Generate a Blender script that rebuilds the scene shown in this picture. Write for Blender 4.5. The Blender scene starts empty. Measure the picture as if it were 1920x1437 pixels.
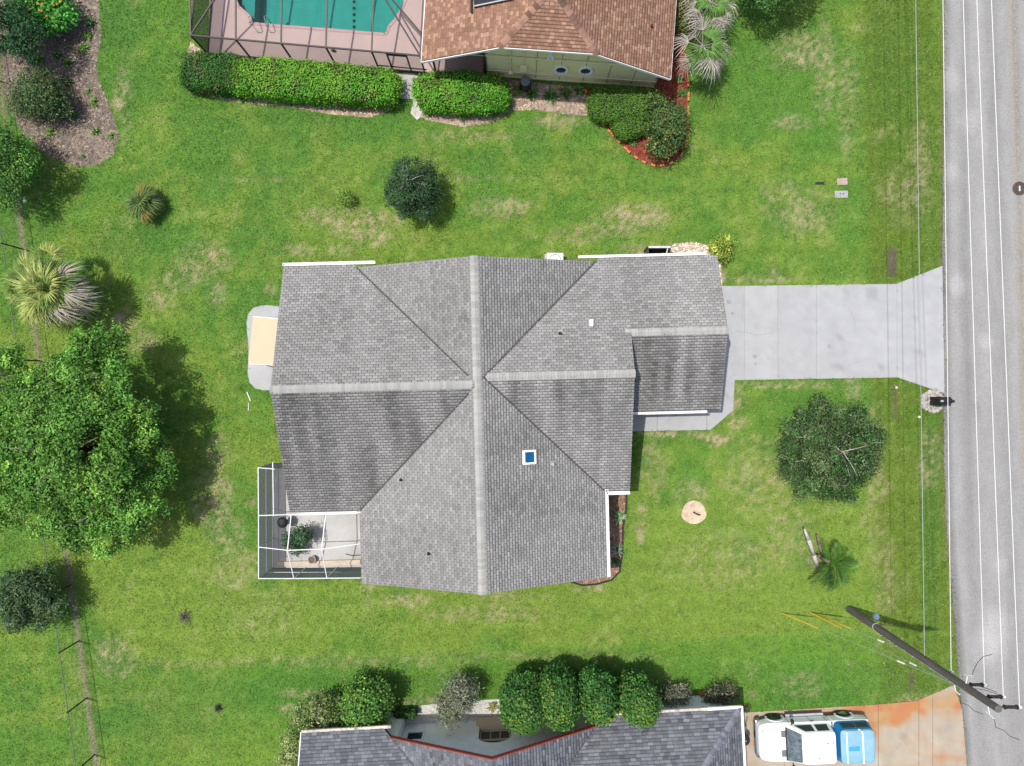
import bpy, math, random
import numpy as np
from mathutils import Vector, Matrix, Euler

# ------------------------------------------------------------------ camera, light, exposure
scene = bpy.context.scene
COL = scene.collection
H = 35.0
FPX = 1280.0
cam_d = bpy.data.cameras.new('camera'); cam = bpy.data.objects.new('camera', cam_d); COL.objects.link(cam)
cam.location = (0, 0, H); cam.rotation_euler = (0, 0, 0)
cam_d.sensor_width = 36.0; cam_d.lens = 24.0; cam_d.clip_start = 0.5; cam_d.clip_end = 3000
scene.camera = cam
SUN_D = Vector((0.34, -0.10, -1.0)).normalized()
world = bpy.data.worlds.new('World'); scene.world = world; world.use_nodes = True
wn = world.node_tree; wn.nodes.clear()
sky = wn.nodes.new('ShaderNodeTexSky'); sky.sky_type = 'NISHITA'; sky.sun_disc = False
sky.sun_elevation = math.asin(-SUN_D.z); sky.sun_rotation = math.atan2(-SUN_D.x, -SUN_D.y)
sky.dust_density = 3.0; sky.air_density = 1.0; sky.ozone_density = 1.0
bgn = wn.nodes.new('ShaderNodeBackground'); bgn.inputs['Strength'].default_value = 0.125
won = wn.nodes.new('ShaderNodeOutputWorld')
wn.links.new(sky.outputs[0], bgn.inputs[0]); wn.links.new(bgn.outputs[0], won.inputs[0])
sd = bpy.data.lights.new('sun', 'SUN'); sd.energy = 3.3; sd.angle = math.radians(0.6); sd.color = (1.0, 0.965, 0.90)
sun = bpy.data.objects.new('sun', sd); COL.objects.link(sun)
sun.rotation_euler = SUN_D.to_track_quat('-Z', 'Y').to_euler(); sun.location = (-12, 4, 40)
scene.view_settings.view_transform = 'Standard'; scene.view_settings.look = 'None'
scene.view_settings.exposure = 0.50; scene.view_settings.gamma = 1.0
try: scene.view_settings.use_curve_mapping = False
except Exception: pass

# ------------------------------------------------------------------ helpers
ORG = {}
RNG = np.random.default_rng(7)
random.seed(7)

def P(px, py, h=0.0):
    """world point at height h that the photograph shows at (px, py)"""
    k = (H - h) / FPX
    return Vector(((px - 960) * k, (718.5 - py) * k, h))

def hash2(ix, iy, s):
    v = np.sin(ix * 127.1 + iy * 311.7 + s * 74.7) * 43758.5453
    return v - np.floor(v)
def vn(x, y, s=0):
    ix = np.floor(x); iy = np.floor(y); fx = x - ix; fy = y - iy
    fx = fx * fx * (3 - 2 * fx); fy = fy * fy * (3 - 2 * fy)
    a = hash2(ix, iy, s); b = hash2(ix + 1, iy, s); c = hash2(ix, iy + 1, s); d = hash2(ix + 1, iy + 1, s)
    return (a * (1 - fx) + b * fx) * (1 - fy) + (c * (1 - fx) + d * fx) * fy
def fbm(x, y, s=0, o=4):
    t = 0; a = .5; n = 0
    for i in range(o):
        t = t + a * vn(x, y, s + i * 13); n += a; a *= .5; x = x * 2.03; y = y * 2.03
    return t / n
def sstep(a, b, x):
    t = np.clip((x - a) / (b - a), 0, 1); return t * t * (3 - 2 * t)
def in_poly(x, y, poly):
    r = np.zeros(np.shape(x), bool); n = len(poly); j = n - 1
    for i in range(n):
        xi, yi = poly[i][0], poly[i][1]; xj, yj = poly[j][0], poly[j][1]
        if yi != yj:
            r ^= ((yi > y) != (yj > y)) & (x < (xj - xi) * (y - yi) / (yj - yi) + xi)
        j = i
    return r
def gp(pts, h=0.0):
    return [P(a, b, h) for a, b in pts]

# materials -----------------------------------------------------------------
def new_mat(name):
    m = bpy.data.materials.new(name); m.use_nodes = True
    nt = m.node_tree; nt.nodes.clear()
    out = nt.nodes.new('ShaderNodeOutputMaterial')
    return m, nt, out
def ramp_mul(nt, colsock, scale, amp, detail=4, coord='Object', stretch=None, offset=0.0):
    tc = nt.nodes.new('ShaderNodeTexCoord'); mp = nt.nodes.new('ShaderNodeMapping')
    nt.links.new(tc.outputs[coord], mp.inputs[0])
    if stretch: mp.inputs['Scale'].default_value = stretch
    nz = nt.nodes.new('ShaderNodeTexNoise'); nz.inputs['Scale'].default_value = scale; nz.inputs['Detail'].default_value = detail
    nt.links.new(mp.outputs[0], nz.inputs['Vector'])
    mr = nt.nodes.new('ShaderNodeMapRange'); mr.inputs[1].default_value = .25; mr.inputs[2].default_value = .75
    mr.inputs[3].default_value = 1 - amp + offset; mr.inputs[4].default_value = 1 + amp + offset
    nt.links.new(nz.outputs[0], mr.inputs[0])
    mx = nt.nodes.new('ShaderNodeMix'); mx.data_type = 'RGBA'; mx.blend_type = 'MULTIPLY'; mx.inputs[0].default_value = 1
    nt.links.new(colsock, mx.inputs[6]); nt.links.new(mr.outputs[0], mx.inputs[7])
    return mx.outputs[2], nz.outputs[0]
def mat(name, rgb=None, rough=.8, var=.12, scale=6, fine=0.0, fscale=60, bump=.0, metal=0.0, spec=.3, transl=0.0, coat=0.0, stretch=None):
    """rgb None -> colour attribute 'col'"""
    m, nt, out = new_mat(name)
    if rgb is None:
        a = nt.nodes.new('ShaderNodeAttribute'); a.attribute_name = 'col'; c = a.outputs['Color']
    else:
        a = nt.nodes.new('ShaderNodeRGB'); a.outputs[0].default_value = (*rgb, 1); c = a.outputs[0]
    nz = None
    if var: c, nz = ramp_mul(nt, c, scale, var, stretch=stretch)
    if fine: c, nz = ramp_mul(nt, c, fscale, fine, 2)
    b = nt.nodes.new('ShaderNodeBsdfPrincipled')
    nt.links.new(c, b.inputs['Base Color']); b.inputs['Roughness'].default_value = rough
    b.inputs['Metallic'].default_value = metal; b.inputs['Specular IOR Level'].default_value = spec
    if coat: b.inputs['Coat Weight'].default_value = coat; b.inputs['Coat Roughness'].default_value = .08
    if bump and nz is not None:
        bp = nt.nodes.new('ShaderNodeBump'); bp.inputs['Strength'].default_value = bump; bp.inputs['Distance'].default_value = .02
        nt.links.new(nz, bp.inputs['Height']); nt.links.new(bp.outputs[0], b.inputs['Normal'])
    sh = b.outputs[0]
    if transl:
        t = nt.nodes.new('ShaderNodeBsdfTranslucent'); nt.links.new(c, t.inputs[0])
        mx = nt.nodes.new('ShaderNodeMixShader'); mx.inputs[0].default_value = transl
        nt.links.new(sh, mx.inputs[1]); nt.links.new(t.outputs[0], mx.inputs[2]); sh = mx.outputs[0]
    nt.links.new(sh, out.inputs[0])
    return m
def mat_screen(name, rgb, cover):
    m, nt, out = new_mat(name)
    t = nt.nodes.new('ShaderNodeBsdfTransparent'); d = nt.nodes.new('ShaderNodeBsdfDiffuse'); d.inputs[0].default_value = (*rgb, 1)
    mx = nt.nodes.new('ShaderNodeMixShader'); mx.inputs[0].default_value = cover
    tl = nt.nodes.new('ShaderNodeBsdfTranslucent'); tl.inputs[0].default_value = (*rgb, 1); m2 = nt.nodes.new('ShaderNodeMixShader')
    nt.links.new(d.outputs[0], m2.inputs[1]); nt.links.new(tl.outputs[0], m2.inputs[2])
    nt.links.new(t.outputs[0], mx.inputs[1]); nt.links.new(m2.outputs[0], mx.inputs[2]); nt.links.new(mx.outputs[0], out.inputs[0])
    return m

M = {}
M['lawn'] = mat('lawn_mat', None, .95, .16, 3.0, .38, 22, .8, spec=.05)
M['grass'] = mat('grass_blade', None, .7, 0, spec=.1, transl=.25)
M['leaf'] = mat('leaf', None, .55, 0, spec=.18, transl=.22)
M['leafmatte'] = mat('leaf_matte', None, .75, 0, spec=.1, transl=.2)
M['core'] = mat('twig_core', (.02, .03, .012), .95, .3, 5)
M['bark'] = mat('bark', (.16, .13, .105), .95, .35, 9, .2, 40, .5)
M['bark_pale'] = mat('bark_pale', (.40, .37, .34), .95, .3, 9, .2, 40, .4)
M['shingle'] = mat('shingle', None, .92, 0, 5, .16, 45, .15, spec=.12)
M['deck'] = mat('roof_underlay', (.05, .05, .05), .95, .1, 5)
M['white'] = mat('white_paint', (.78, .78, .76), .5, .05, 3)
M['stucco'] = mat('stucco_beige', (.55, .50, .42), .9, .06, 4, .08, 60, .2)
M['stucco_pale'] = mat('stucco_pale', (.80, .79, .76), .9, .07, 3, .06, 60, .15)
M['ochre'] = mat('ochre_siding', (.74, .66, .34), .8, .08, 2.5, .06, 40, .1)
M['ochre_trim'] = mat('ochre_trim', (.76, .69, .40), .75, .08, 5)
M['seam'] = mat('panel_seam', (.30, .26, .13), .9, .1, 6)
M['glass'] = mat('window_glass', (.025, .035, .045), .08, .1, 3, spec=.6)
M['blueglass'] = mat('skylight_glass', (.005, .075, .19), .12, .25, 4, spec=.6)
M['cream'] = mat('cream_panel', (.45, .375, .255), .7, .04, 3, .03, 40)
M['conc'] = mat('concrete', None, .9, .07, 1.6, .08, 50, .1, spec=.2)
M['concp'] = mat('concrete_plain', (.29, .295, .30), .9, .10, 1.8, .08, 50, .1)
M['joint'] = mat('joint_dirt', (.22, .21, .195), .95, .25, 8)
M['road'] = mat('asphalt_old', None, .92, .10, 9, .20, 34, .3, spec=.2)
M['black'] = mat('black_plastic', (.018, .018, .02), .5, .1, 4)
M['bronze'] = mat('bronze_frame', (.035, .03, .028), .5, .1, 4)
M['alu'] = mat('white_alu', (.60, .61, .62), .45, .04, 4)
M['steel'] = mat('steel', (.55, .55, .55), .3, .08, 5, metal=.9)
M['galv'] = mat('galvanised', (.45, .46, .46), .5, .1, 6, metal=.5)
M['wire'] = mat('bare_aluminium_wire', (.66, .66, .64), .45, .04, 3, spec=.5)
M['screen_dark'] = mat_screen('screen_dark', (.03, .03, .032), .40)
M['screen_roof'] = mat_screen('screen_roof', (.05, .05, .05), .13)
M['screen_clear'] = mat_screen('screen_clear', (.05, .05, .05), .07)
M['screen_grey'] = mat_screen('screen_grey', (.21, .22, .24), .86)
M['yellow'] = mat('yellow_guard', (.58, .36, .04), .55, .08, 4)
M['pole'] = mat('pole_wood', (.105, .092, .083), .95, .35, 3, .3, 30, .4, stretch=(6, 6, .4))
M['red'] = mat('red_trim', (.20, .035, .025), .7, .15, 4)
M['soil'] = mat('soil', (.16, .115, .085), .98, .3, 5, .25, 40, .5)
M['mulchbase'] = mat('mulch_base', None, .98, .3, 5, .3, 45, .6, spec=.05)
M['chip'] = mat('mulch_chip', None, .95, 0, spec=.05)
M['orange_brick'] = mat('terracotta', (.50, .19, .07), .9, .22, 4, .15, 40, .2)
M['stone'] = mat('pale_stone', (.34, .315, .285), .9, .25, 5, .15, 30, .3)
M['pink_deck'] = mat('pool_deck_mat', (.43, .325, .30), .9, .06, 1.2, .06, 40, .05)
M['plaster'] = mat('pool_plaster', (.095, .33, .295), .8, .08, 2, .05, 20)
M['coping'] = mat('pool_coping', (.42, .27, .27), .85, .1, 3)
M['bluemetal'] = mat('utility_blue', (.35, .5, .62), .6, .1, 5)

def mat_water():
    m, nt, out = new_mat('pool_water')
    t = nt.nodes.new('ShaderNodeBsdfTransparent'); t.inputs[0].default_value = (.50, .86, .84, 1)
    g = nt.nodes.new('ShaderNodeBsdfGlossy'); g.inputs['Roughness'].default_value = .06
    nz = nt.nodes.new('ShaderNodeTexNoise'); nz.inputs['Scale'].default_value = 3.5
    bp = nt.nodes.new('ShaderNodeBump'); bp.inputs['Strength'].default_value = .25; bp.inputs['Distance'].default_value = .05
    nt.links.new(nz.outputs[0], bp.inputs['Height']); nt.links.new(bp.outputs[0], g.inputs['Normal'])
    f = nt.nodes.new('ShaderNodeFresnel'); f.inputs[0].default_value = 1.33; nt.links.new(bp.outputs[0], f.inputs['Normal'])
    mx = nt.nodes.new('ShaderNodeMixShader'); nt.links.new(f.outputs[0], mx.inputs[0])
    nt.links.new(t.outputs[0], mx.inputs[1]); nt.links.new(g.outputs[0], mx.inputs[2]); nt.links.new(mx.outputs[0], out.inputs[0])
    return m
M['water'] = mat_water()
def mat_worn_paint():
    m, nt, out = new_mat('worn_yellow_paint')
    tc = nt.nodes.new('ShaderNodeTexCoord'); nz = nt.nodes.new('ShaderNodeTexNoise'); nz.inputs['Scale'].default_value = 7; nz.inputs['Detail'].default_value = 5
    nt.links.new(tc.outputs['Object'], nz.inputs['Vector'])
    mr = nt.nodes.new('ShaderNodeMapRange'); mr.inputs[1].default_value = .45; mr.inputs[2].default_value = .6; nt.links.new(nz.outputs[0], mr.inputs[0])
    t = nt.nodes.new('ShaderNodeBsdfTransparent'); d = nt.nodes.new('ShaderNodeBsdfDiffuse'); d.inputs[0].default_value = (.42, .34, .20, 1)
    mul = nt.nodes.new('ShaderNodeMath'); mul.operation = 'MULTIPLY'; mul.inputs[1].default_value = .65; nt.links.new(mr.outputs[0], mul.inputs[0])
    mx = nt.nodes.new('ShaderNodeMixShader'); nt.links.new(mul.outputs[0], mx.inputs[0])
    nt.links.new(t.outputs[0], mx.inputs[1]); nt.links.new(d.outputs[0], mx.inputs[2]); nt.links.new(mx.outputs[0], out.inputs[0])
    return m
M['wornpaint'] = mat_worn_paint()

# objects -----------------------------------------------------------------------
def link(o, parent=None, org=None):
    COL.objects.link(o)
    if parent is not None:
        o.parent = parent; ORG[o.name] = ORG[parent.name]
    else:
        o.location = org if org is not None else (0, 0, 0); ORG[o.name] = Vector(o.location)
    return o
def tag(o, label=None, cat=None, group=None, kind=None):
    if label: o['label'] = label
    if cat: o['category'] = cat
    if group: o['group'] = group
    if kind: o['kind'] = kind
    return o
def thing(name, label, cat, loc, group=None):
    o = bpy.data.objects.new(name, None); o.empty_display_size = .3
    link(o, None, Vector((loc[0], loc[1], loc[2] if len(loc) > 2 else 0)))
    return tag(o, label, cat, group)
def np_obj(name, V, F, m, parent=None, org=None, col=None, smooth=False, nper=None):
    """V (n,3) world coordinates; F (f,k) faces"""
    V = np.asarray(V, np.float64); F = np.asarray(F, np.int32)
    o3 = ORG[parent.name] if parent is not None else (Vector(org) if org is not None else Vector((0, 0, 0)))
    me = bpy.data.meshes.new(name)
    k = F.shape[1]
    me.vertices.add(len(V)); me.vertices.foreach_set('co', (V - np.array(o3)).astype(np.float32).ravel())
    me.loops.add(F.size); me.loops.foreach_set('vertex_index', F.ravel())
    me.polygons.add(len(F)); me.polygons.foreach_set('loop_start', np.arange(0, F.size, k, dtype=np.int32))
    try: me.polygons.foreach_set('loop_total', np.full(len(F), k, np.int32))
    except Exception: pass
    if col is not None:
        at = me.attributes.new('col', 'FLOAT_COLOR', 'POINT')
        c4 = np.ones((len(V), 4), np.float32); c4[:, :3] = col
        at.data.foreach_set('color', c4.ravel())
    if smooth: me.polygons.foreach_set('use_smooth', np.ones(len(F), bool))
    me.update(calc_edges=True); me.validate()
    me.materials.append(m)
    return link(bpy.data.objects.new(name, me), parent, o3)

class MB:
    """collects faces in world coordinates (through self.T) and links them as one mesh object"""
    def __init__(s, T=None): s.v = []; s.f = []; s.T = T; s.c = []; s.cc = None
    def add(s, pts, faces):
        n = len(s.v)
        for p in pts:
            p = Vector(p); s.v.append(s.T @ p if s.T else p); s.c.append(s.cc)
        s.f += [[i + n for i in f] for f in faces]; return s
    def quad(s, *p): return s.add(p, [list(range(len(p)))])
    def box(s, c, d, R=None):
        x, y, z = d[0] / 2, d[1] / 2, d[2] / 2; c = Vector(c)
        pts = [Vector((a * x, b * y, e * z)) for e in (-1, 1) for b in (-1, 1) for a in (-1, 1)]
        if R is not None: pts = [R @ p for p in pts]
        return s.add([p + c for p in pts], [[0, 2, 3, 1], [4, 5, 7, 6], [0, 1, 5, 4], [2, 6, 7, 3], [0, 4, 6, 2], [1, 3, 7, 5]])
    def beam(s, a, b, w, h):
        a = Vector(a); b = Vector(b); d = b - a; L = d.length
        if L < 1e-6: return s
        x = d / L; up = Vector((0, 0, 1)) if abs(x.z) < .95 else Vector((0, 1, 0))
        y = up.cross(x).normalized(); z = x.cross(y)
        R = Matrix((x, y, z)).transposed()
        return s.box((a + b) / 2, (L, w, h), R)
    def tube(s, a, b, r0, r1=None, n=8, cap=True):
        r1 = r0 if r1 is None else r1; a = Vector(a); b = Vector(b); x = (b - a).normalized()
        up = Vector((0, 0, 1)) if abs(x.z) < .95 else Vector((0, 1, 0)); y = up.cross(x).normalized(); z = x.cross(y)
        pts = []
        for c, r in ((a, r0), (b, r1)):
            for i in range(n):
                t = 2 * math.pi * i / n; pts.append(c + y * r * math.cos(t) + z * r * math.sin(t))
        fs = [[i, (i + 1) % n, n + (i + 1) % n, n + i] for i in range(n)]
        if cap: fs += [list(range(n))[::-1], list(range(n, 2 * n))]
        return s.add(pts, fs)
    def path(s, pts, r, n=6):
        rs = r if isinstance(r, (list, tuple)) else [r] * len(pts)
        for i in range(len(pts) - 1): s.tube(pts[i], pts[i + 1], rs[i], rs[i + 1], n)
        return s
    def prism(s, poly, z0, z1):
        n = len(poly)
        a = sum(poly[i][0] * poly[(i + 1) % n][1] - poly[(i + 1) % n][0] * poly[i][1] for i in range(n))
        if a < 0: poly = poly[::-1]
        pts = [(p[0], p[1], z0) for p in poly] + [(p[0], p[1], z1) for p in poly]
        return s.add(pts, [list(range(n))[::-1], list(range(n, 2 * n))] + [[i, (i + 1) % n, n + (i + 1) % n, n + i] for i in range(n)])
    def slab(s, pts, th):
        """planar 3-D polygon with vertical thickness"""
        n = len(pts); pts = [Vector(p) for p in pts]
        nn = (pts[1] - pts[0]).cross(pts[2] - pts[0])
        if nn.z < 0: pts = pts[::-1]
        return s.add(pts + [p - Vector((0, 0, th)) for p in pts], [list(range(n)), list(range(n, 2 * n))[::-1]] + [[i, n + i, n + (i + 1) % n, (i + 1) % n] for i in range(n)])
    def rings(s, rings, close=True):
        n = len(rings[0]); base = len(s.v)
        for r in rings: s.add(r, [])
        for j in range(len(rings) - 1):
            for i in range(n):
                s.f.append([base + j * n + i, base + j * n + (i + 1) % n, base + (j + 1) * n + (i + 1) % n, base + (j + 1) * n + i])
        if close:
            s.f.append([base + i for i in range(n)][::-1]); s.f.append([base + (len(rings) - 1) * n + i for i in range(n)])
        return s
    def lathe(s, c, prof, n=16, axis='z'):
        rs = []
        for r, z in prof:
            ring = []
            for i in range(n):
                t = 2 * math.pi * i / n
                p = Vector((r * math.cos(t), r * math.sin(t), z)) if axis == 'z' else Vector((r * math.cos(t), z, r * math.sin(t)))
                ring.append(p + Vector(c))
            rs.append(ring)
        return s.rings(rs)
    def build(s, name, m, parent=None, org=None, smooth=False, bevel=0):
        o3 = ORG[parent.name] if parent is not None else (Vector(org) if org is not None else Vector((0, 0, 0)))
        me = bpy.data.meshes.new(name); me.from_pydata([p - o3 for p in s.v], [], s.f)
        if any(c is not None for c in s.c):
            at = me.attributes.new('col', 'FLOAT_COLOR', 'POINT')
            for i, c in enumerate(s.c): at.data[i].color = (*(c or (.5, .5, .5)), 1)
        me.update(); me.materials.append(m)
        if smooth:
            for p in me.polygons: p.use_smooth = True
        o = link(bpy.data.objects.new(name, me), parent, o3)
        if bevel:
            b = o.modifiers.new('bevel', 'BEVEL'); b.width = bevel; b.segments = 2; b.limit_method = 'ANGLE'
        return o
def rect_px(x0, y0, x1, y1): return [(x0, y0), (x1, y0), (x1, y1), (x0, y1)]
# ------------------------------------------------------------------ setting: polygons measured on the ground
from mathutils.geometry import tessellate_polygon
def px_of(x, y): return 960 + x * FPX / H, 718.5 - y * FPX / H
ROAD_A = P(1768, 0); ROAD_B = P(1811, 1437)
RD = (ROAD_A - ROAD_B).normalized(); RN = Vector((RD.y, -RD.x, 0))        # along (north), across (east)
HOUSE_R = math.radians(1.45)
def hu(u, v, z=0.0):
    c, s = math.cos(HOUSE_R), math.sin(HOUSE_R); return Vector((u * c - v * s, u * s + v * c, z))
HOUSE_FOOT = [hu(*p) for p in [(-10.2, 5.3), (-1.5, 5.3), (9.4, 5.3), (9.4, -1.0), (4.95, -1.0), (4.95, -4.7), (3.75, -4.7), (3.75, -8.8), (-6.8, -8.8), (-6.8, -5.3), (-10.2, -5.3)]]
DRIVE = gp([(1300, 538), (1352, 537), (1680, 533), (1766, 499), (1770, 738), (1682, 708), (1377, 713), (1300, 713)])
WALK = gp([(1300, 713), (1377, 713), (1374, 770), (1332, 806), (1150, 810), (1150, 770), (1300, 770)])
SDRIVE = gp([(1340, 1340), (1395, 1336), (1640, 1321), (1718, 1314), (1788, 1284), (1803, 1330), (1812, 1437), (1830, 1600), (1340, 1600)])
PATIO_W = gp([(530, 576), (505, 573), (490, 573), (475, 578), (466, 590), (463, 606), (464, 625), (467, 650), (466, 680), (465, 700), (469, 718), (480, 729), (495, 732), (530, 732)])
LANAI = gp([(512, 870), (620, 870), (760, 870), (760, 1062), (512, 1065)])
BED_NW = gp([(-30, 60), (0, 80), (3, 130), (8, 170), (20, 205), (35, 240), (60, 270), (85, 290), (112, 302), (150, 314), (185, 310), (213, 290), (222, 262), (217, 235), (205, 195), (188, 160), (181, 130), (183, 105), (190, 70), (186, 20), (183, -40), (-30, -40)])
BED_N1 = gp([(340, 110), (350, 145), (366, 170), (400, 184), (450, 193), (500, 197), (560, 204), (620, 215), (690, 221), (722, 212), (736, 204), (736, 138), (600, 120), (470, 108), (383, 102), (357, 78), (352, 100)])
BED_N2 = gp([(782, 190), (783, 214), (800, 226), (870, 238), (915, 232), (940, 222), (962, 208), (1000, 206), (1060, 214), (1098, 218), (1112, 210), (1095, 166), (960, 150), (900, 140), (782, 140)])
BED_RED = gp([(1095, 165), (1102, 190), (1116, 215), (1142, 246), (1165, 272), (1187, 293), (1210, 306), (1232, 312), (1255, 309), (1273, 297), (1285, 274), (1288, 235), (1289, 190), (1289, 130), (1284, 100), (1277, 60), (1285, 20), (1290, -30), (1232, -30), (1232, 160), (1160, 168)])
BED_E = gp([(1100, 926), (1175, 926), (1174, 956), (1168, 990), (1167, 1037), (1162, 1072), (1147, 1088), (1118, 1096), (1091, 1098), (1070, 1091), (1050, 1075), (1090, 1060), (1100, 1040)])
PEBBLE = gp([(1246, 482), (1250, 468), (1266, 457), (1300, 455), (1330, 461), (1346, 476), (1352, 497), (1354, 538), (1330, 540), (1318, 500), (1300, 490)])
SAND = [P(1301 + 23 * math.cos(t) * (1 + .07 * math.sin(3 * t)), 961 + 22 * math.sin(t)) for t in np.linspace(0, 2 * math.pi, 24)[:-1]]
PAD = gp([(735, 138), (779, 140), (777, 187), (733, 185)])
DECK = gp([(392, 104), (803, 139), (906, 146), (906, 60), (830, 60), (835, -170), (396, -170)])
POOL_PX = [(440, -60), (442, 0), (448, 14), (464, 28), (469, 33), (469, 45), (520, 50), (612, 57), (722, 66), (727, 61), (730, 51), (741, 39), (753, 21), (761, 0), (765, -60)]
POOL = gp(POOL_PX)
SFOOT = None
DIRT = [(rect_px(1663, 466, 1681, 515), .9), (rect_px(1674, 728, 1684, 786), .75), (rect_px(1703, 1256, 1713, 1296), .8)]

EDGE_Y = [-20000, -300, 0, 480, 780, 900, 1000, 1100, 1200, 1330, 1437, 1700, 20000]
EDGE_X = [1768 + .0299 * -20000, 1768, 1770, 1767, 1769, 1771, 1775, 1784, 1793, 1803, 1811, 1768 + .0299 * 1700, 1768 + .0299 * 20000]
def edge_px(Y): return np.interp(Y, EDGE_Y, EDGE_X)
def blob(X, Y, cx, cy, rx, ry, s=0):
    d = ((X - cx) / rx) ** 2 + ((Y - cy) / ry) ** 2
    d = d * (0.55 + 0.9 * fbm(X * .035, Y * .035, 91 + s, 4))
    return np.clip(1.15 - d, 0, 1)
TAN = [(1372, 762, 9, 45, 1.0), (1342, 822, 34, 9, .95), (1262, 815, 74, 6, .95), (1200, 985, 8, 45, .8), (1100, 1104, 40, 8, .7), (1356, 520, 8, 24, .8), (690, 425, 75, 38, 0.58), (610, 405, 40, 24, 0.43), (1180, 410, 80, 34, 0.54), (1130, 425, 50, 20, 0.36), (470, 337, 100, 4, 0.36), (940, 390, 70, 24, 0.40), (1080, 440, 60, 20, 0.36), (860, 335, 300, 5, 0.25),
       (380, 490, 60, 40, 0.43), (405, 552, 22, 30, 0.50), (345, 520, 40, 22, 0.40), (300, 555, 40, 36, 0.40), (235, 605, 40, 26, 0.54), (270, 640, 40, 24, 0.36), (400, 940, 40, 75, 0.61), (410, 850, 30, 40, 0.58), (470, 942, 18, 12, 0.58), (430, 1000, 40, 30, 0.43), (440, 1060, 60, 50, 0.29),
       (1500, 95, 60, 45, 0.50), (1545, 130, 25, 90, 0.47), (1590, 190, 25, 120, 0.32), (1480, 230, 40, 16, 0.43), (1500, 395, 80, 50, 0.40), (1690, 370, 50, 60, 0.32), (1725, 320, 25, 110, 0.36), (1460, 360, 40, 40, 0.29),
       (900, 255, 130, 10, 0.36), (1050, 228, 60, 14, 0.43), (230, 190, 18, 90, 0.36), (1400, 524, 110, 9, 0.50), (1450, 515, 16, 16, 0.58), (1250, 470, 50, 16, 0.50), (1210, 468, 60, 14, 0.43), (770, 1124, 50, 16, 0.58), (960, 1120, 90, 12, 0.36), (690, 1100, 18, 12, 0.50), (900, 1150, 120, 20, 0.36),
       (1225, 880, 30, 60, 0.36), (1205, 975, 14, 40, 0.54), (1215, 850, 12, 30, 0.50), (1300, 930, 40, 34, 0.36), (1380, 760, 22, 50, 0.54), (1280, 815, 90, 8, 0.58), (1340, 825, 30, 16, 0.50), (1600, 720, 20, 40, 0.43), (1480, 722, 120, 9, 0.43),
       (215, 1230, 45, 45, 0.43), (350, 1245, 120, 10, 0.22), (640, 1240, 260, 14, 0.26), (575, 1300, 60, 10, 0.36), (540, 1330, 25, 14, 0.43), (1500, 1285, 60, 30, 0.25), (1480, 1000, 60, 70, 0.29), (1430, 900, 80, 90, 0.29), (1350, 1050, 120, 60, 0.22), (1640, 900, 25, 200, 0.25), (1660, 1100, 25, 120, 0.25), (1740, 860, 25, 60, 0.36),
       (1000, 1230, 300, 10, 0.22), (930, 1330, 30, 14, 0.50), (790, 1320, 40, 18, 0.43), (500, 1150, 80, 60, 0.18), (1720, 1330, 60, 30, 0.50), (555, 470, 40, 14, 0.43), (505, 545, 14, 18, 0.50), (640, 470, 30, 12, 0.36)]
DARKG = [(500, 500, 250, 110, .25), (240, 450, 90, 50, .6), (580, 380, 120, 60, .3), (225, 40, 60, 70, .6), (230, 170, 90, 60, .4), (1680, 120, 70, 200, .35), (840, 300, 300, 40, .25), (1500, 640, 60, 10, .1), (1440, 515, 60, 20, .3), (700, 1300, 500, 60, .5), (300, 1330, 160, 90, .45), (1500, 1290, 400, 60, .35), (1100, 1260, 300, 40, .35), (1745, 960, 24, 330, .6), (1400, 1030, 30, 40, .5), (200, 1260, 60, 100, .4), (640, 220, 340, 50, .3), (1745, 600, 40, 500, .25), (1190, 870, 14, 60, .6), (1340, 540, 30, 30, .3), (520, 300, 150, 60, .25)]
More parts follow.
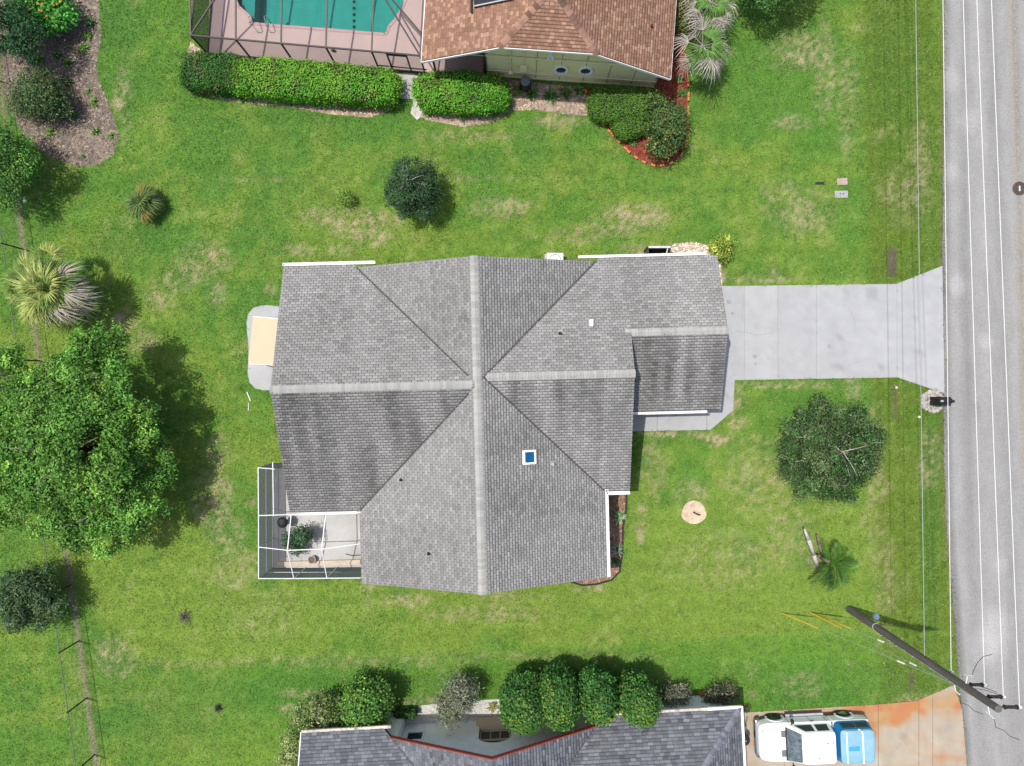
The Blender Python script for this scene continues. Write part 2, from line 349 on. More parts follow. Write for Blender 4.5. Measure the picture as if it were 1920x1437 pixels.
def lawn_color(x, y, fine=True):
    X, Y = px_of(x, y)
    n1 = fbm(X * .006, Y * .006, 3, 4); n2 = fbm(X * .02, Y * .02, 17, 4); n3 = fbm(X * .07, Y * .07, 29, 3)
    G = np.array([.088, .193, .031]); YG = np.array([.152, .234, .038]); TN = np.array([.34, .275, .175]); DG = np.array([.045, .124, .025]); OL = np.array([.108, .163, .024])
    w = sstep(.40, .66, n1 * .45 + n2 * .40 + n3 * .15 + .07 * sstep(500, 1250, Y) - .05 * sstep(520, 100, Y) * sstep(1500, 1200, X))
    lowy = sstep(1020, 1130, Y + 30 * (n1 - .5)) * (1 - sstep(1150, 1290, Y + .03 * (X - 500)))
    w = np.clip(w + .45 * lowy * sstep(120, 300, X) * .8 + .30 * sstep(1250, 1450, X) * sstep(800, 900, Y) * (1 - sstep(1180, 1230, Y)), 0, 1)
    c = G * (1 - w[..., None]) + YG * w[..., None]
    # mown line in the south lawn
    ml = 1245 - (X - 500) * .052 + 8 * (n2 - .5)
    g = sstep(-14, 6, Y - ml) * sstep(330, 480, X) * (1 - sstep(80, 150, Y - ml) * .5)
    c = c * (1 - .55 * g[..., None]) + (np.array([.075, .20, .025]) * .55) * g[..., None]
    # verge beside the road: olive with mower stripes
    vz = sstep(1618, 1650, X - .03 * (Y - 700)) * sstep(1800, 1760, X - .03 * (Y - 700)) * .75
    c = c * (1 - vz[..., None]) + OL * vz[..., None]
    st = .5 + .5 * np.sin((X - .03 * Y) * .33); c = c * (1 - .12 * vz * st)[..., None]
    # mower stripes across the main lawn (faint)
    st2 = .5 + .5 * np.sin((Y + .025 * X + 20 * n1) * .16); c = c * (1 - .07 * st2)[..., None]
    d = np.zeros_like(X)
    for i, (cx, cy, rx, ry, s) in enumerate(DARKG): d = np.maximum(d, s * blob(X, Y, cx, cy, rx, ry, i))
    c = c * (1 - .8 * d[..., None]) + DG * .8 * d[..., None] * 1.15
    sp = sstep(.68, .80, fbm(X * .12 + 40, Y * .12, 71, 4)) * .55; c = c * (1 - sp[..., None]) + DG * sp[..., None]
    t = np.zeros_like(X)
    for i, (cx, cy, rx, ry, s) in enumerate(TAN): t = np.maximum(t, s * blob(X, Y, cx, cy, rx, ry, 40 + i))
    hf = fbm(X * .22, Y * .22, 5, 3); t = np.clip(t * (.12 + 1.45 * sstep(.42, .66, n3 * .3 + hf * .7)) + .32 * sstep(.58, .78, n2 * .4 + n3 * .3 + hf * .3), 0, 1)
    c = c * (1 - t[..., None]) + TN * t[..., None]
    # bare strip under the fence
    fx = 45 + (Y - 468) * .1404
    s = np.exp(-((X - fx) / 5.5) ** 2) * (.55 + .45 * n3); c = c * (1 - s[..., None]) + np.array([.25, .20, .15]) * s[..., None]
    # earth edge along the road
    rx = edge_px(Y); s = np.exp(-((X - rx) / 4.0) ** 2) * .7; c = c * (1 - s[..., None]) + np.array([.14, .11, .07]) * s[..., None]
    for poly, a in DIRT:
        cx = (poly[0][0] + poly[2][0]) / 2; cy = (poly[0][1] + poly[2][1]) / 2; rx_ = (poly[2][0] - poly[0][0]) / 2; ry_ = (poly[2][1] - poly[0][1]) / 2
        q = np.maximum(np.abs(X - cx) / rx_, np.abs(Y - cy) / ry_) + .6 * (n3 - .5); s = sstep(1.25, .8, q) * a
        c = c * (1 - s[..., None]) + np.array([.10, .08, .06]) * s[..., None]
    return c * (.80 + .22 * n3 + .20 * hf)[..., None]

def np_grid(name, xs, ys, z, colf, m, keep=None, kind='structure', parent=None):
    gx, gy = np.meshgrid(xs, ys); V = np.stack([gx.ravel(), gy.ravel(), np.full(gx.size, z)], 1)
    nx = len(xs); ny = len(ys); i = np.arange((nx - 1) * (ny - 1)); r = i // (nx - 1); cidx = i % (nx - 1)
    a = r * nx + cidx; F = np.stack([a, a + 1, a + nx + 1, a + nx], 1)
    if keep is not None:
        cx = (xs[cidx] + xs[cidx + 1]) / 2; cy = (ys[r] + ys[r + 1]) / 2; F = F[keep(cx, cy)]
    o = np_obj(name, V, F, m, parent=parent, col=colf(gx.ravel(), gy.ravel()))
    return tag(o, kind=kind)
far = np.array([45, 70, 120, 250, 600.])
xs = np.concatenate([-far[::-1], np.arange(-33, 33.01, .16), far]); ys = np.concatenate([-far[::-1], np.arange(-25, 25.01, .16), far])
poolx = [p for p in POOL]
lawn = np_grid('lawn', xs, ys, 0.0, lambda x, y: lawn_color(x, y) * .86, M['lawn'],
               keep=lambda x, y: ~in_poly(x, y, gp([(430, -120), (430, 15), (462, 52), (735, 72), (768, 10), (770, -120)])))
lawn['label'] = 'green and yellow patchy mown lawn around the houses'

# road --------------------------------------------------------------------------
def road_pt(a, n, z): q = ROAD_B + RD * a + RN * n; return (q.x, q.y, z)
na = np.concatenate([[-600, -150, -60], np.arange(-12, 52.01, .25), [80, 160, 600]]); nn = np.arange(0, 7.61, .2)
A, N = np.meshgrid(na, nn, indexing='ij')
Vr = np.array([road_pt(a, n, .012) for a, n in zip(A.ravel(), N.ravel())])
wob = .05 * (fbm(A.ravel() * 1.2, A.ravel() * 0 + 3, 5, 3) - .5) * (N.ravel() < .01)
Vr[:, 0] += wob * RN.x * 2; Vr[:, 1] += wob * RN.y * 2
Yr = 718.5 - Vr[:, 1] * FPX / H; sh_ = (edge_px(Yr) - (1768 + .0299 * Yr)) * H / FPX * np.clip(1 - N.ravel() / 2.2, 0, 1); Vr[:, 0] += sh_
def road_col(a, n):
    b = .232 + .055 * (fbm(n * 4.5, a * .05, 3, 5) - .5) + .04 * (fbm(n * 3, a * 1.6, 8, 5) - .5) + .04 * (fbm(n * 5, a * .9, 12, 3) - .5)
    for c0, w0, d0 in ((1.0, .22, -.03), (2.55, .25, -.028), (.45, .2, .02), (1.75, .3, .018), (3.2, .25, .01)): b += d0 * np.exp(-((n - c0) / w0) ** 2)
    b += -.08 * np.exp(-(n / .28) ** 2) * (.4 + fbm(n * 3, a * .7, 21, 3))
    for (px, py, r, s) in ((1870, 1185, .9, .07), (1850, 1215, .7, .06), (1785, 150, .5, .06), (1820, 228, .45, .05), (1792, 325, .4, .06), (1806, 535, .4, .08), (1852, 642, .3, .07), (1795, 965, .5, .04), (1880, 1060, .3, .05), (1840, 770, .3, -.03)):
        q = P(px, py) - ROAD_B; a0 = q.dot(RD); n0 = q.dot(RN); b += .8 * s * np.clip(1.2 - ((a - a0) / (r * 1.6)) ** 2 - ((n - n0) / r) ** 2, 0, 1)
    # cracks sealed along the middle
    for n0, s in ((3.3, .045), (3.62, .04)):
        b -= s * np.exp(-((n - n0 - .12 * (fbm(a * .2, a * 0 + n0, 7, 3) - .5)) / .06) ** 2)
    w = np.stack([b * 1.0, b * .985, b * .955], -1); return w
nxr = len(nn); i = np.arange((len(na) - 1) * (nxr - 1)); r_ = i // (nxr - 1); c_ = i % (nxr - 1); a_ = r_ * nxr + c_
road = np_obj('road', Vr, np.stack([a_, a_ + nxr, a_ + nxr + 1, a_ + 1], 1)[:, ::-1], M['road'], col=road_col(A.ravel(), N.ravel()))
tag(road, 'pale weathered asphalt road along the right edge', kind='structure')
mb = MB()
for n0 in (3.34, 3.56):
    mb.quad(road_pt(-150, n0, .016), road_pt(-150, n0 + .11, .016), road_pt(160, n0 + .11, .016), road_pt(160, n0, .016))
mb.build('centre_line', M['wornpaint'], road)
mb = MB()                                     # crack across the road edge and short transverse cracks
for pts in ([(1776, 720), (1780, 735), (1783, 742), (1786, 755)], [(1779, 765), (1783, 757)], [(1796, 1182), (1805, 1181), (1822, 1182)], [(1806, 1354), (1830, 1352), (1860, 1353)], [(1770, 600), (1772, 640), (1771, 690)], [(1772, 820), (1774, 860)], [(1814, 466), (1816, 474), (1814, 482)], [(1775, 905), (1777, 960), (1779, 1010)]):
    for a, b in zip(pts[:-1], pts[1:]):
        a3 = P(*a) + Vector((0, 0, .017)); b3 = P(*b) + Vector((0, 0, .017)); n = (b3 - a3).cross(Vector((0, 0, 1))).normalized() * .018
        mb.quad(a3 - n, b3 - n, b3 + n, a3 + n)
mb.build('crack', M['joint'], road)

def flat_poly(name, poly, z, m, colf=None, step=.25, parent=None, kind='structure', holes=None, th=None):
    """a flat sheet of small cells clipped to a polygon (so that it can carry a painted colour), or one tessellated face"""
    if colf is None:
        tri = tessellate_polygon([[Vector((p[0], p[1], 0)) for p in poly]] + ([[Vector((p[0], p[1], 0)) for p in h] for h in holes] if holes else []))
        pts = [Vector((p[0], p[1], z)) for p in poly] + ([Vector((p[0], p[1], z)) for h in holes for p in h] if holes else [])
        mb = MB(); fs = []
        for t in tri:
            a, b, c = (pts[k] for k in t)
            fs.append(list(t) if (b - a).cross(c - a).z > 0 else list(t)[::-1])
        mb.add(pts, fs)
        if th:
            n0 = 0
            for lp in [poly] + (holes or []):
                n = len(lp)
                for q in range(n):
                    a = lp[q]; b = lp[(q + 1) % n]; mb.quad((a[0], a[1], z), (b[0], b[1], z), (b[0], b[1], z - th), (a[0], a[1], z - th))
        o = mb.build(name, m, parent)
    else:
        import bmesh
        bm = bmesh.new(); vs = [bm.verts.new((p[0], p[1], z)) for p in poly]; bm.faces.new(vs)
        X = [p[0] for p in poly]; Y = [p[1] for p in poly]
        for x in np.arange(min(X) + step, max(X), step):
            bmesh.ops.bisect_plane(bm, geom=bm.verts[:] + bm.edges[:] + bm.faces[:], plane_co=(x, 0, 0), plane_no=(1, 0, 0))
        for y in np.arange(min(Y) + step, max(Y), step):
            bmesh.ops.bisect_plane(bm, geom=bm.verts[:] + bm.edges[:] + bm.faces[:], plane_co=(0, y, 0), plane_no=(0, 1, 0))
        for f in bm.faces:
            if f.normal.z < 0: f.normal_flip()
        if th:
            be = [e for e in bm.edges if len(e.link_faces) == 1]
            r = bmesh.ops.extrude_edge_only(bm, edges=be); 
            for v in [g for g in r['geom'] if isinstance(g, bmesh.types.BMVert)]: v.co.z -= th
        me = bpy.data.meshes.new(name); bm.to_mesh(me); bm.free()
        n = len(me.vertices); co = np.zeros(n * 3, np.float32); me.vertices.foreach_get('co', co); co = co.reshape(-1, 3)
        at = me.attributes.new('col', 'FLOAT_COLOR', 'POINT'); c4 = np.ones((n, 4), np.float32); c4[:, :3] = colf(co[:, 0], co[:, 1]); at.data.foreach_set('color', c4.ravel())
        if parent is not None: me.transform(Matrix.Translation(-ORG[parent.name]))
        me.materials.append(m); o = link(bpy.data.objects.new(name, me), parent)
    if kind and parent is None: tag(o, kind=kind)
    return o

def conc_col(seed, base, amp=.05, tint=(.99, 1.0, 1.01)):
    def f(x, y):
        b = base * (1 + amp * 3.2 * (fbm(x * .45, y * .45, seed, 5) - .5) + amp * 3 * (fbm(x * 1.6, y * .5, seed + 3, 4) - .5))
        b += base * .10 * (fbm(x * 5, y * 5, seed + 21, 3) - .5); b -= base * .20 * sstep(.70, .80, fbm(x * 1.3, y * 1.3, seed + 9, 4))
        return np.stack([b * tint[0], b * tint[1], b * tint[2]], -1)
    return f
drive = tag(flat_poly('driveway', DRIVE, .008, M['joint']), kind='structure')
drive['label'] = 'pale concrete driveway from the garage to the road'
def clip_x(poly, lo, hi):
    def half(p, s, c):
        out = []
        for i in range(len(p)):
            a = p[i]; b = p[(i + 1) % len(p)]; da = s * (a[0] - c); db = s * (b[0] - c)
            if da >= 0: out.append(a)
            if da * db < 0: t = da / (da - db); out.append(Vector(a) + (Vector(b) - Vector(a)) * t)
        return out
    return half(half(poly, 1, lo), -1, hi)
jx = [1300, 1395, 1458, 1530, 1681, 1772]
for k in range(5):
    g = .005
    p = clip_x(DRIVE, P(jx[k], 0).x + g, P(jx[k + 1], 0).x - g)
    flat_poly('slab', [(q[0], q[1]) for q in p], .045, M['conc'], conc_col(3 + k, .318 + .008 * math.sin(k * 2.1), .035), .3, drive, th=.04)
mb = MB()
for pts in ([(1390, 545), (1393, 560), (1392, 590), (1391, 600)], [(1456, 560), (1459, 580), (1464, 592), (1463, 610)], [(1360, 628), (1385, 622), (1400, 624), (1420, 629), (1445, 625), (1462, 618)], [(1590, 575), (1603, 605), (1601, 633)], [(1590, 686), (1625, 672)]):
    for a, b in zip(pts[:-1], pts[1:]):
        a3 = P(*a) + Vector((0, 0, .049)); b3 = P(*b) + Vector((0, 0, .049)); n = (b3 - a3).cross(Vector((0, 0, 1))).normalized() * .005
        mb.quad(a3 - n, b3 - n, b3 + n, a3 + n)
mb.build('crack', M['joint'], drive)
M['stain'] = mat('oil_stain', (.255, .255, .26), .8, .3, 6)
rs_ = np.random.default_rng(8); mb = MB()
for (px, py, r) in ((1366, 566, .17), (1372, 588, .10), (1414, 669, .16), (1416, 682, .11), (1440, 672, .08), (1554, 650, .13), (1530, 602, .05), (1531, 624, .04), (1459, 706, .07), (1682, 690, .06), (1681, 600, .05), (1681, 545, .05)):
    q = P(px, py, 0); mb.add([(q.x + r * (.6 + .6 * rs_.random()) * math.cos(t), q.y + r * (.5 + .5 * rs_.random()) * math.sin(t), .0475) for t in np.linspace(0, 2 * math.pi, 12)[:-1]], [list(range(11))])
mb.build('oil_stain', M['stain'], drive)
walk = tag(flat_poly('walkway', WALK, .006, M['joint']), kind='structure'); walk['label'] = 'concrete walk from the driveway to the front door'
jw = [1150, 1232, 1325, 1380]
for k in range(3):
    p = clip_x(WALK, P(jw[k], 0).x + .012, P(jw[k + 1], 0).x - .012)
    flat_poly('slab', [(q[0], q[1]) for q in p], .040, M['conc'], conc_col(31 + k, .318, .03), .3, walk, th=.035)
def rust(x, y):
    X, Y = px_of(x, y); c = conc_col(71, .29, .10, (1.12, .96, .76))(x, y)
    n = fbm(x * 1.1, y * 1.1, 55, 5); n2 = fbm(x * .5, y * 2.5, 58, 4)
    edge = np.clip(1 - (Y - (1324 - .1 * (X - 1640))) / 34, 0, 1)
    w = np.clip(1.6 * blob(X, Y, 1668, 1344, 36, 20, 3) + 1.0 * blob(X, Y, 1632, 1360, 24, 34, 5) + .6 * blob(X, Y, 1745, 1315, 60, 30, 6) + edge * sstep(.35, .6, n) * .9 * sstep(1460, 1600, X) + .5 * sstep(.45, .72, n2) + .25 * sstep(1640, 1700, X) * sstep(.35, .6, n), 0, 1)
    R = np.array([.36, .125, .03]); R2 = np.array([.34, .20, .08])
    mixr = R * sstep(.45, .65, n)[..., None] + R2 * (1 - sstep(.45, .65, n))[..., None]
    return c * (1 - .8 * w[..., None]) + mixr * .8 * w[..., None]
sdrive = tag(flat_poly('neighbour_driveway', SDRIVE, .006, M['joint']), kind='structure'); sdrive['label'] = 'rust stained concrete driveway under the pickup'
js = [1340, 1470, 1646, 1722, 1748, 1835]
for k in range(5):
    p = clip_x(SDRIVE, P(js[k], 0).x + .012, P(js[k + 1], 0).x - .012)
    flat_poly('slab', [(q[0], q[1]) for q in p], .040, M['conc'], rust, .16, sdrive, th=.035)

pat = tag(flat_poly('patio', PATIO_W, .05, M['conc'], conc_col(88, .33, .07), .3, th=.05), kind='structure'); pat['label'] = 'rounded concrete patio behind the house under the cream awning'
lan = tag(flat_poly('lanai_floor', LANAI, .05, M['conc'], lambda x, y: conc_col(93, .42, .14, (1.0, .99, .96))(x, y), .2, th=.05), kind='structure')
pad = tag(flat_poly('entry_pad', PAD, .05, M['conc'], conc_col(97, .33, .04, (1.03, 1, .97)), .2, th=.05), kind='structure')

# beds --------------------------------------------------------------------------
def bed_col(base, seed, amp=.35):
    def f(x, y):
        n = fbm(x * 1.2, y * 1.2, seed, 4) - .5; n2 = fbm(x * 4, y * 4, seed + 4, 3) - .5
        return np.array(base) * (1 + amp * 2 * n + amp * 1.5 * n2)[..., None]
    return f
BEDS = [('mulch_bed', BED_NW, (.155, .125, .10), .006, 6500), ('mulch_bed', BED_N1, (.30, .225, .165), .006, 2600), ('mulch_bed', BED_N2, (.27, .21, .16), .006, 1800),
        ('mulch_bed', BED_RED, (.17, .045, .030), .007, 2400), ('mulch_bed', BED_E, (.20, .13, .09), .006, 800), ('pebble_bed', PEBBLE, (.42, .35, .28), .006, 1300), ('sand_patch', SAND, (.52, .41, .29), .005, 0)]
def scatter_chips(name, poly, n, base, size, z, seed, flat=.35):
    rng = np.random.default_rng(seed); X = [p[0] for p in poly]; Y = [p[1] for p in poly]
    x = rng.uniform(min(X), max(X), n * 3); y = rng.uniform(min(Y), max(Y), n * 3); k = in_poly(x, y, poly); x = x[k][:n]; y = y[k][:n]; n = len(x)
    L = size * rng.uniform(.6, 1.6, n); Wd = L * rng.uniform(.3, .6, n); a = rng.uniform(0, math.pi, n); h = size * flat * rng.uniform(.4, 1, n)
    dx = np.stack([np.cos(a), np.sin(a)], 1); dy = np.stack([-np.sin(a), np.cos(a)], 1); c = np.stack([x, y], 1)
    # a low four-sided chip: base ring + raised ridge
    V = np.zeros((n, 6, 3))
    for i, (s, t) in enumerate(((-1, -1), (1, -1), (1, 1), (-1, 1))):
        V[:, i, :2] = c + dx * (s * L / 2)[:, None] + dy * (t * Wd / 2)[:, None]; V[:, i, 2] = z
    for i, s in ((4, -.6), (5, .6)):
        V[:, i, :2] = c + dx * (s * L / 2)[:, None]; V[:, i, 2] = z + h
    b = (np.arange(n) * 6)[:, None]
    T = np.concatenate([b + [0, 1, 5], b + [0, 5, 4], b + [1, 2, 5], b + [2, 3, 4], b + [2, 4, 5], b + [3, 0, 4]])
    col = np.array(base) * (.4 + 1.5 * rng.random(n) ** 1.6)[:, None] * (1 + rng.uniform(-.12, .12, (n, 3)))
    o = np_obj(name, V.reshape(-1, 3), T, M['chip'], col=np.repeat(col, 6, 0)); return tag(o, kind='stuff')
bedlab = ['pale brown mulch bed with shrubs in the top left corner', 'tan mulch strip along the long clipped hedge', 'tan mulch bed along the ochre wall', 'red mulch bed inside the orange brick edging', 'narrow mulch bed along the east wall of the grey roofed house', 'pebble bed at the north east corner of the grey roofed house', 'round bare sand patch in the east lawn']
for k, (nm, poly, base, z, n) in enumerate(BEDS):
    o = flat_poly(nm, [(p[0], p[1]) for p in poly], z, M['mulchbase'], bed_col(base, 11 + k), .2); o['label'] = bedlab[k]
    if n: scatter_chips('pebbles' if nm == 'pebble_bed' else 'mulch_chips', poly, n, [c * 1.2 for c in base], .085 if nm != 'pebble_bed' else .08, z + .002, 50 + k, .35 if nm != 'pebble_bed' else .6)

# grass blades --------------------------------------------------------------------
def make_grass(n=430000):
    rng = np.random.default_rng(4)
    x = rng.uniform(-27.5, 24.0, n); y = rng.uniform(-20.6, 20.6, n)
    ok = np.ones(n, bool)
    jx_ = .16 * (fbm(x * 3, y * 3, 61, 3) - .5) + rng.normal(0, .02, n); jy_ = .16 * (fbm(x * 3 + 7, y * 3, 64, 3) - .5) + rng.normal(0, .02, n)
    for poly in (HOUSE_FOOT, DRIVE, WALK, SDRIVE, PATIO_W, LANAI, PAD, DECK, BED_NW, BED_N1, BED_N2, BED_RED, BED_E, PEBBLE, SAND): ok &= ~in_poly(x + jx_, y + jy_, poly)
    Yg = px_of(x, y)[1]; ok &= (x - (edge_px(Yg) - 960) * H / FPX) < .02 + .22 * fbm(y * 1.6, x * 0 + y * .4, 3, 3) + rng.normal(0, .03, n)
    X, Y = px_of(x, y)
    ok &= ~((Y > 1345) & (X > 560) & (X < 1395) & (Y - 1345 > -.02 * (X - 560) + 8))
    for poly, a in DIRT: ok &= ~((np.abs(X - (poly[0][0] + poly[2][0]) / 2) < (poly[2][0] - poly[0][0]) / 2) & (np.abs(Y - (poly[0][1] + poly[2][1]) / 2) < (poly[2][1] - poly[0][1]) / 2) & (rng.random(n) < .9))
    x = x[ok]; y = y[ok]; n = len(x)
    a = rng.uniform(0, 2 * math.pi, n); tall = fbm(x * .8, y * .8, 77, 3)
    L = rng.uniform(.06, .14, n) * (.7 + .7 * tall); el = rng.uniform(.25, 1.1, n); w = rng.uniform(.010, .022, n)
    d = np.stack([np.cos(a) * np.cos(el), np.sin(a) * np.cos(el), np.sin(el)], 1); s = np.stack([-np.sin(a), np.cos(a), 0 * a], 1)
    hard = np.zeros(n, bool)
    for poly in (DRIVE, WALK, SDRIVE, PAD, PATIO_W): hard |= in_poly(x, y, poly)
    c = np.stack([x, y, np.where(hard, .044, 0.0)], 1); V = np.stack([c - s * w[:, None], c + s * w[:, None], c + d * L[:, None]], 1)
    col = lawn_color(x, y) * rng.uniform(.65, 1.65, n)[:, None]
    dry = rng.random(n) < .07; col[dry] = np.array([.36, .32, .17]) * rng.uniform(.6, 1.2, dry.sum())[:, None]
    o = np_obj('grass', V.reshape(-1, 3), np.arange(n * 3).reshape(-1, 3), M['grass'], col=np.repeat(col, 3, 0))
    tag(o, 'short mown grass blades covering the lawns', kind='stuff')
make_grass()
# ------------------------------------------------------------------ roofs
def convex_iv(poly, t):
    ss = []
    n = len(poly)
    for i in range(n):
        a = poly[i]; b = poly[(i + 1) % n]
        if (a[1] - t) * (b[1] - t) <= 0 and a[1] != b[1]:
            q = (t - a[1]) / (b[1] - a[1]); ss.append(a[0] + (b[0] - a[0]) * q)
    return (min(ss), max(ss)) if len(ss) >= 2 else None
class Roof:
    def __init__(s, parent, th=.16):
        s.parent = parent; s.org = ORG[parent.name]; s.mb = MB(); s.tabs = []; s.caps = []; s.val = []; s.th = th
    def plane(s, pts, exp, tab, colf, thick=.024, gap=.018, dirt=0.0, jit=0.0, seed=1):
        """pts: world 3-D convex polygon of one roof plane"""
        pts = [Vector(p) for p in pts]
        n = Vector((0, 0, 0))
        for i in range(len(pts)): n += pts[i].cross(pts[(i + 1) % len(pts)])
        n.normalize()
        if n.z < 0: n = -n
        S = Vector((0, 0, 1)).cross(n).normalized(); T = n.cross(S)          # S along the eave, T up the slope
        o = min(pts, key=lambda p: p.z)
        q = [((p - o).dot(S), (p - o).dot(T)) for p in pts]
        s.mb.slab([p - Vector((0, 0, .012)) for p in pts], s.th)
        t1 = max(a[1] for a in q); rng = np.random.default_rng(seed); r = 0; t = -.0
        while t < t1 - .02:
            te = min(t + exp, t1 - 1e-4); ib = convex_iv(q, t + 1e-4); it = convex_iv(q, te - 1e-4)
            if ib and it:
                lo = min(ib[0], it[0]); hi = max(ib[1], it[1])
                x = math.floor(lo / tab) * tab - (r % 2) * tab * .5 - rng.uniform(0, tab) * jit
                while x < hi:
                    wdt = tab * (1 + jit * rng.uniform(-.35, .6)); x0, x1 = x + gap / 2, x + wdt - gap / 2; x += wdt
                    b0 = max(x0, ib[0]); b1 = min(x1, ib[1]); c0 = max(x0, it[0]); c1 = min(x1, it[1])
                    if b1 - b0 < .02 and c1 - c0 < .02: continue
                    if b1 < b0: b0 = b1 = min(max((b0 + b1) / 2, ib[0]), ib[1])
                    if c1 < c0: c0 = c1 = min(max((c0 + c1) / 2, it[0]), it[1])
                    full = b0 == x0 and b1 == x1 and c0 == x0 and c1 == x1 and te - t > exp * .98
                    th = thick * rng.uniform(.75, 1.3)
                    w = o + S * ((b0 + b1) / 2) + T * t
                    c = colf(w.x, w.y, r, rng)
                    s.tabs.append((o, S, T, n, b0, b1, c0, c1, t, te, th, c, dirt, full, r))
            t += exp; r += 1
    def ridge(s, p0, p1, base, wid=.17, exp=.145, slope=.374, seed=0, var=.05):
        p0 = Vector(p0); p1 = Vector(p1); L = (p1 - p0).length; n = max(1, int(round(L / exp))); s.caps.append((p0, p1, n, base, wid, slope, var))
    def valley(s, p0, p1, w=.035): s.val.append((Vector(p0), Vector(p1), w))
    def build(s, m_tabs, n_single=300, undercol=None):
        roof = s.mb.build('roof', M['deck'], s.parent)
        rng = random.Random(3)
        tabs = s.tabs
        idx = [i for i, t in enumerate(tabs) if t[13]]
        idx.sort(key=lambda i: -(tabs[i][0] + tabs[i][2] * tabs[i][8]).z)     # highest = nearest to the lens
        single = set(idx[:n_single])
        V = []; C = []; Q = []
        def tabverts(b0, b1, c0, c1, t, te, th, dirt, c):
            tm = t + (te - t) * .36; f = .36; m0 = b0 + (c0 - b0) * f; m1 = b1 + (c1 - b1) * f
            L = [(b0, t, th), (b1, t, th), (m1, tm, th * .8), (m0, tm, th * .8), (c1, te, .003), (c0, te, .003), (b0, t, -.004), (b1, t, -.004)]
            cd = tuple(k * (1 - dirt) for k in c); cm = tuple(k * (1 - dirt * .25) for k in c)  # tab colour grows darker towards its lower edge
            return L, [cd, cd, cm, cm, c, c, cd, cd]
        FQ = [(0, 1, 2, 3), (3, 2, 4, 5), (6, 7, 1, 0), (7, 4, 2, 1), (6, 0, 3, 5)]
        FQ = [(0, 1, 2, 3), (3, 2, 4, 5), (6, 7, 1, 0)]
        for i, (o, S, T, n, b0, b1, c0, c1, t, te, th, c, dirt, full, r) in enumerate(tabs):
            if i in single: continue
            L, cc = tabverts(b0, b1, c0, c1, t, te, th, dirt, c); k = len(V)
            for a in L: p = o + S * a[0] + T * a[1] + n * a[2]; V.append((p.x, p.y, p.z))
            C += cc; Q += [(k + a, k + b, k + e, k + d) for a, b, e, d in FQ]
        fld = np_obj('shingle_field', V, Q, m_tabs, parent=roof, col=np.array(C)); tag(fld, kind='stuff')
        # the shingles that show largest, one object each, sharing meshes per tone and size
        cache = {}
        for i in single:
            o, S, T, n, b0, b1, c0, c1, t, te, th, c, dirt, full, r = tabs[i]
            key = (round((b1 - b0) / .03), tuple(round(k / max(.02, c[0] * .12)) for k in c[:1]), dirt)
            me = cache.get(key)
            if me is None:
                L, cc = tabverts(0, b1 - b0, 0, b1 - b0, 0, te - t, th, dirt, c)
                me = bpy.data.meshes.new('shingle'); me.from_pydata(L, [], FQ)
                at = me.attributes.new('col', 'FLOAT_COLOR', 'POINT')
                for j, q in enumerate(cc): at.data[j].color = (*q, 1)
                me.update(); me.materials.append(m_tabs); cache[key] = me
            ob = bpy.data.objects.new('shingle', me); COL.objects.link(ob); ob.parent = roof
            R = Matrix((S, T, n)).transposed().to_4x4(); ob.matrix_local = Matrix.Translation(o + S * b0 + T * t - s.org) @ R
        # ridge caps
        for (p0, p1, n, base, wid, slope, var) in s.caps:
            d = (p1 - p0) / n; x = d.normalized(); y = Vector((0, 0, 1)).cross(x).normalized(); z = x.cross(y)
            e = d.length; mes = []
            for k in range(5):
                f = 1 + var * (k - 2); cc = tuple(v * f for v in base); dz = -wid * slope
                L = [(-.01, 0, .040), (e, 0, .026), (e, wid, dz + .022), (-.01, wid, dz + .036), (e, -wid, dz + .022), (-.01, -wid, dz + .036), (-.01, wid, dz + .012), (-.01, 0, .014), (-.01, -wid, dz + .012)]
                me = bpy.data.meshes.new('ridge_cap'); me.from_pydata(L, [], [(0, 1, 2, 3), (0, 5, 4, 1), (0, 3, 6, 7), (0, 7, 8, 5)])
                at = me.attributes.new('col', 'FLOAT_COLOR', 'POINT')
                for j in range(9): at.data[j].color = (*cc, 1)
                me.update(); me.materials.append(m_tabs); mes.append(me)
            for k in range(n):
                ob = bpy.data.objects.new('ridge_cap', rng.choice(mes)); COL.objects.link(ob); ob.parent = roof
                ob.matrix_local = Matrix.Translation(p0 + d * k - s.org) @ Matrix((x, y, z)).transposed().to_4x4()
        if s.val:
            mb = MB()
            for a, b, w in s.val:
                d = (b - a).normalized(); y = Vector((0, 0, 1)).cross(d).normalized() * w; u = Vector((0, 0, .026))
                mb.quad(a - y + u + Vector((0, 0, .012)), b - y + u + Vector((0, 0, .012)), b + u, a + u); mb.quad(a + u, b + u, b + y + u + Vector((0, 0, .012)), a + y + u + Vector((0, 0, .012)))
            mb.build('valley', M['joint_dark'], roof)
        return roof
M['joint_dark'] = mat('valley_dark', (.055, .055, .055), .9, .2, 6)

def window(house, c, nrm, w, h, name='window', frame_m=None, mull=1):
    """c centre on the wall face, nrm outward; frame with a pane and muntins set proud of the wall"""
    n = Vector(nrm).normalized(); x = Vector((0, 0, 1)).cross(n).normalized(); R = Matrix((x, n, Vector((0, 0, 1)))).transposed(); c = Vector(c)
    mb = MB(); t = .07
    for sx in (-1, 1): mb.box(c + x * sx * (w / 2) + n * .03, (t, .08, h + t), R)
    for sz in (-1, 1): mb.box(c + Vector((0, 0, sz * h / 2)) + n * .03, (w - t, .08, t), R)
    for k in range(mull): mb.box(c + x * (w * ((k + 1) / (mull + 1) - .5)) + n * .025, (.045, .06, h - t), R)
    f = mb.build(name, frame_m or M['white'], house)
    MB().box(c + n * .012, (w - t, .02, h - t), R).build('pane', M['glass'], f)
    return f

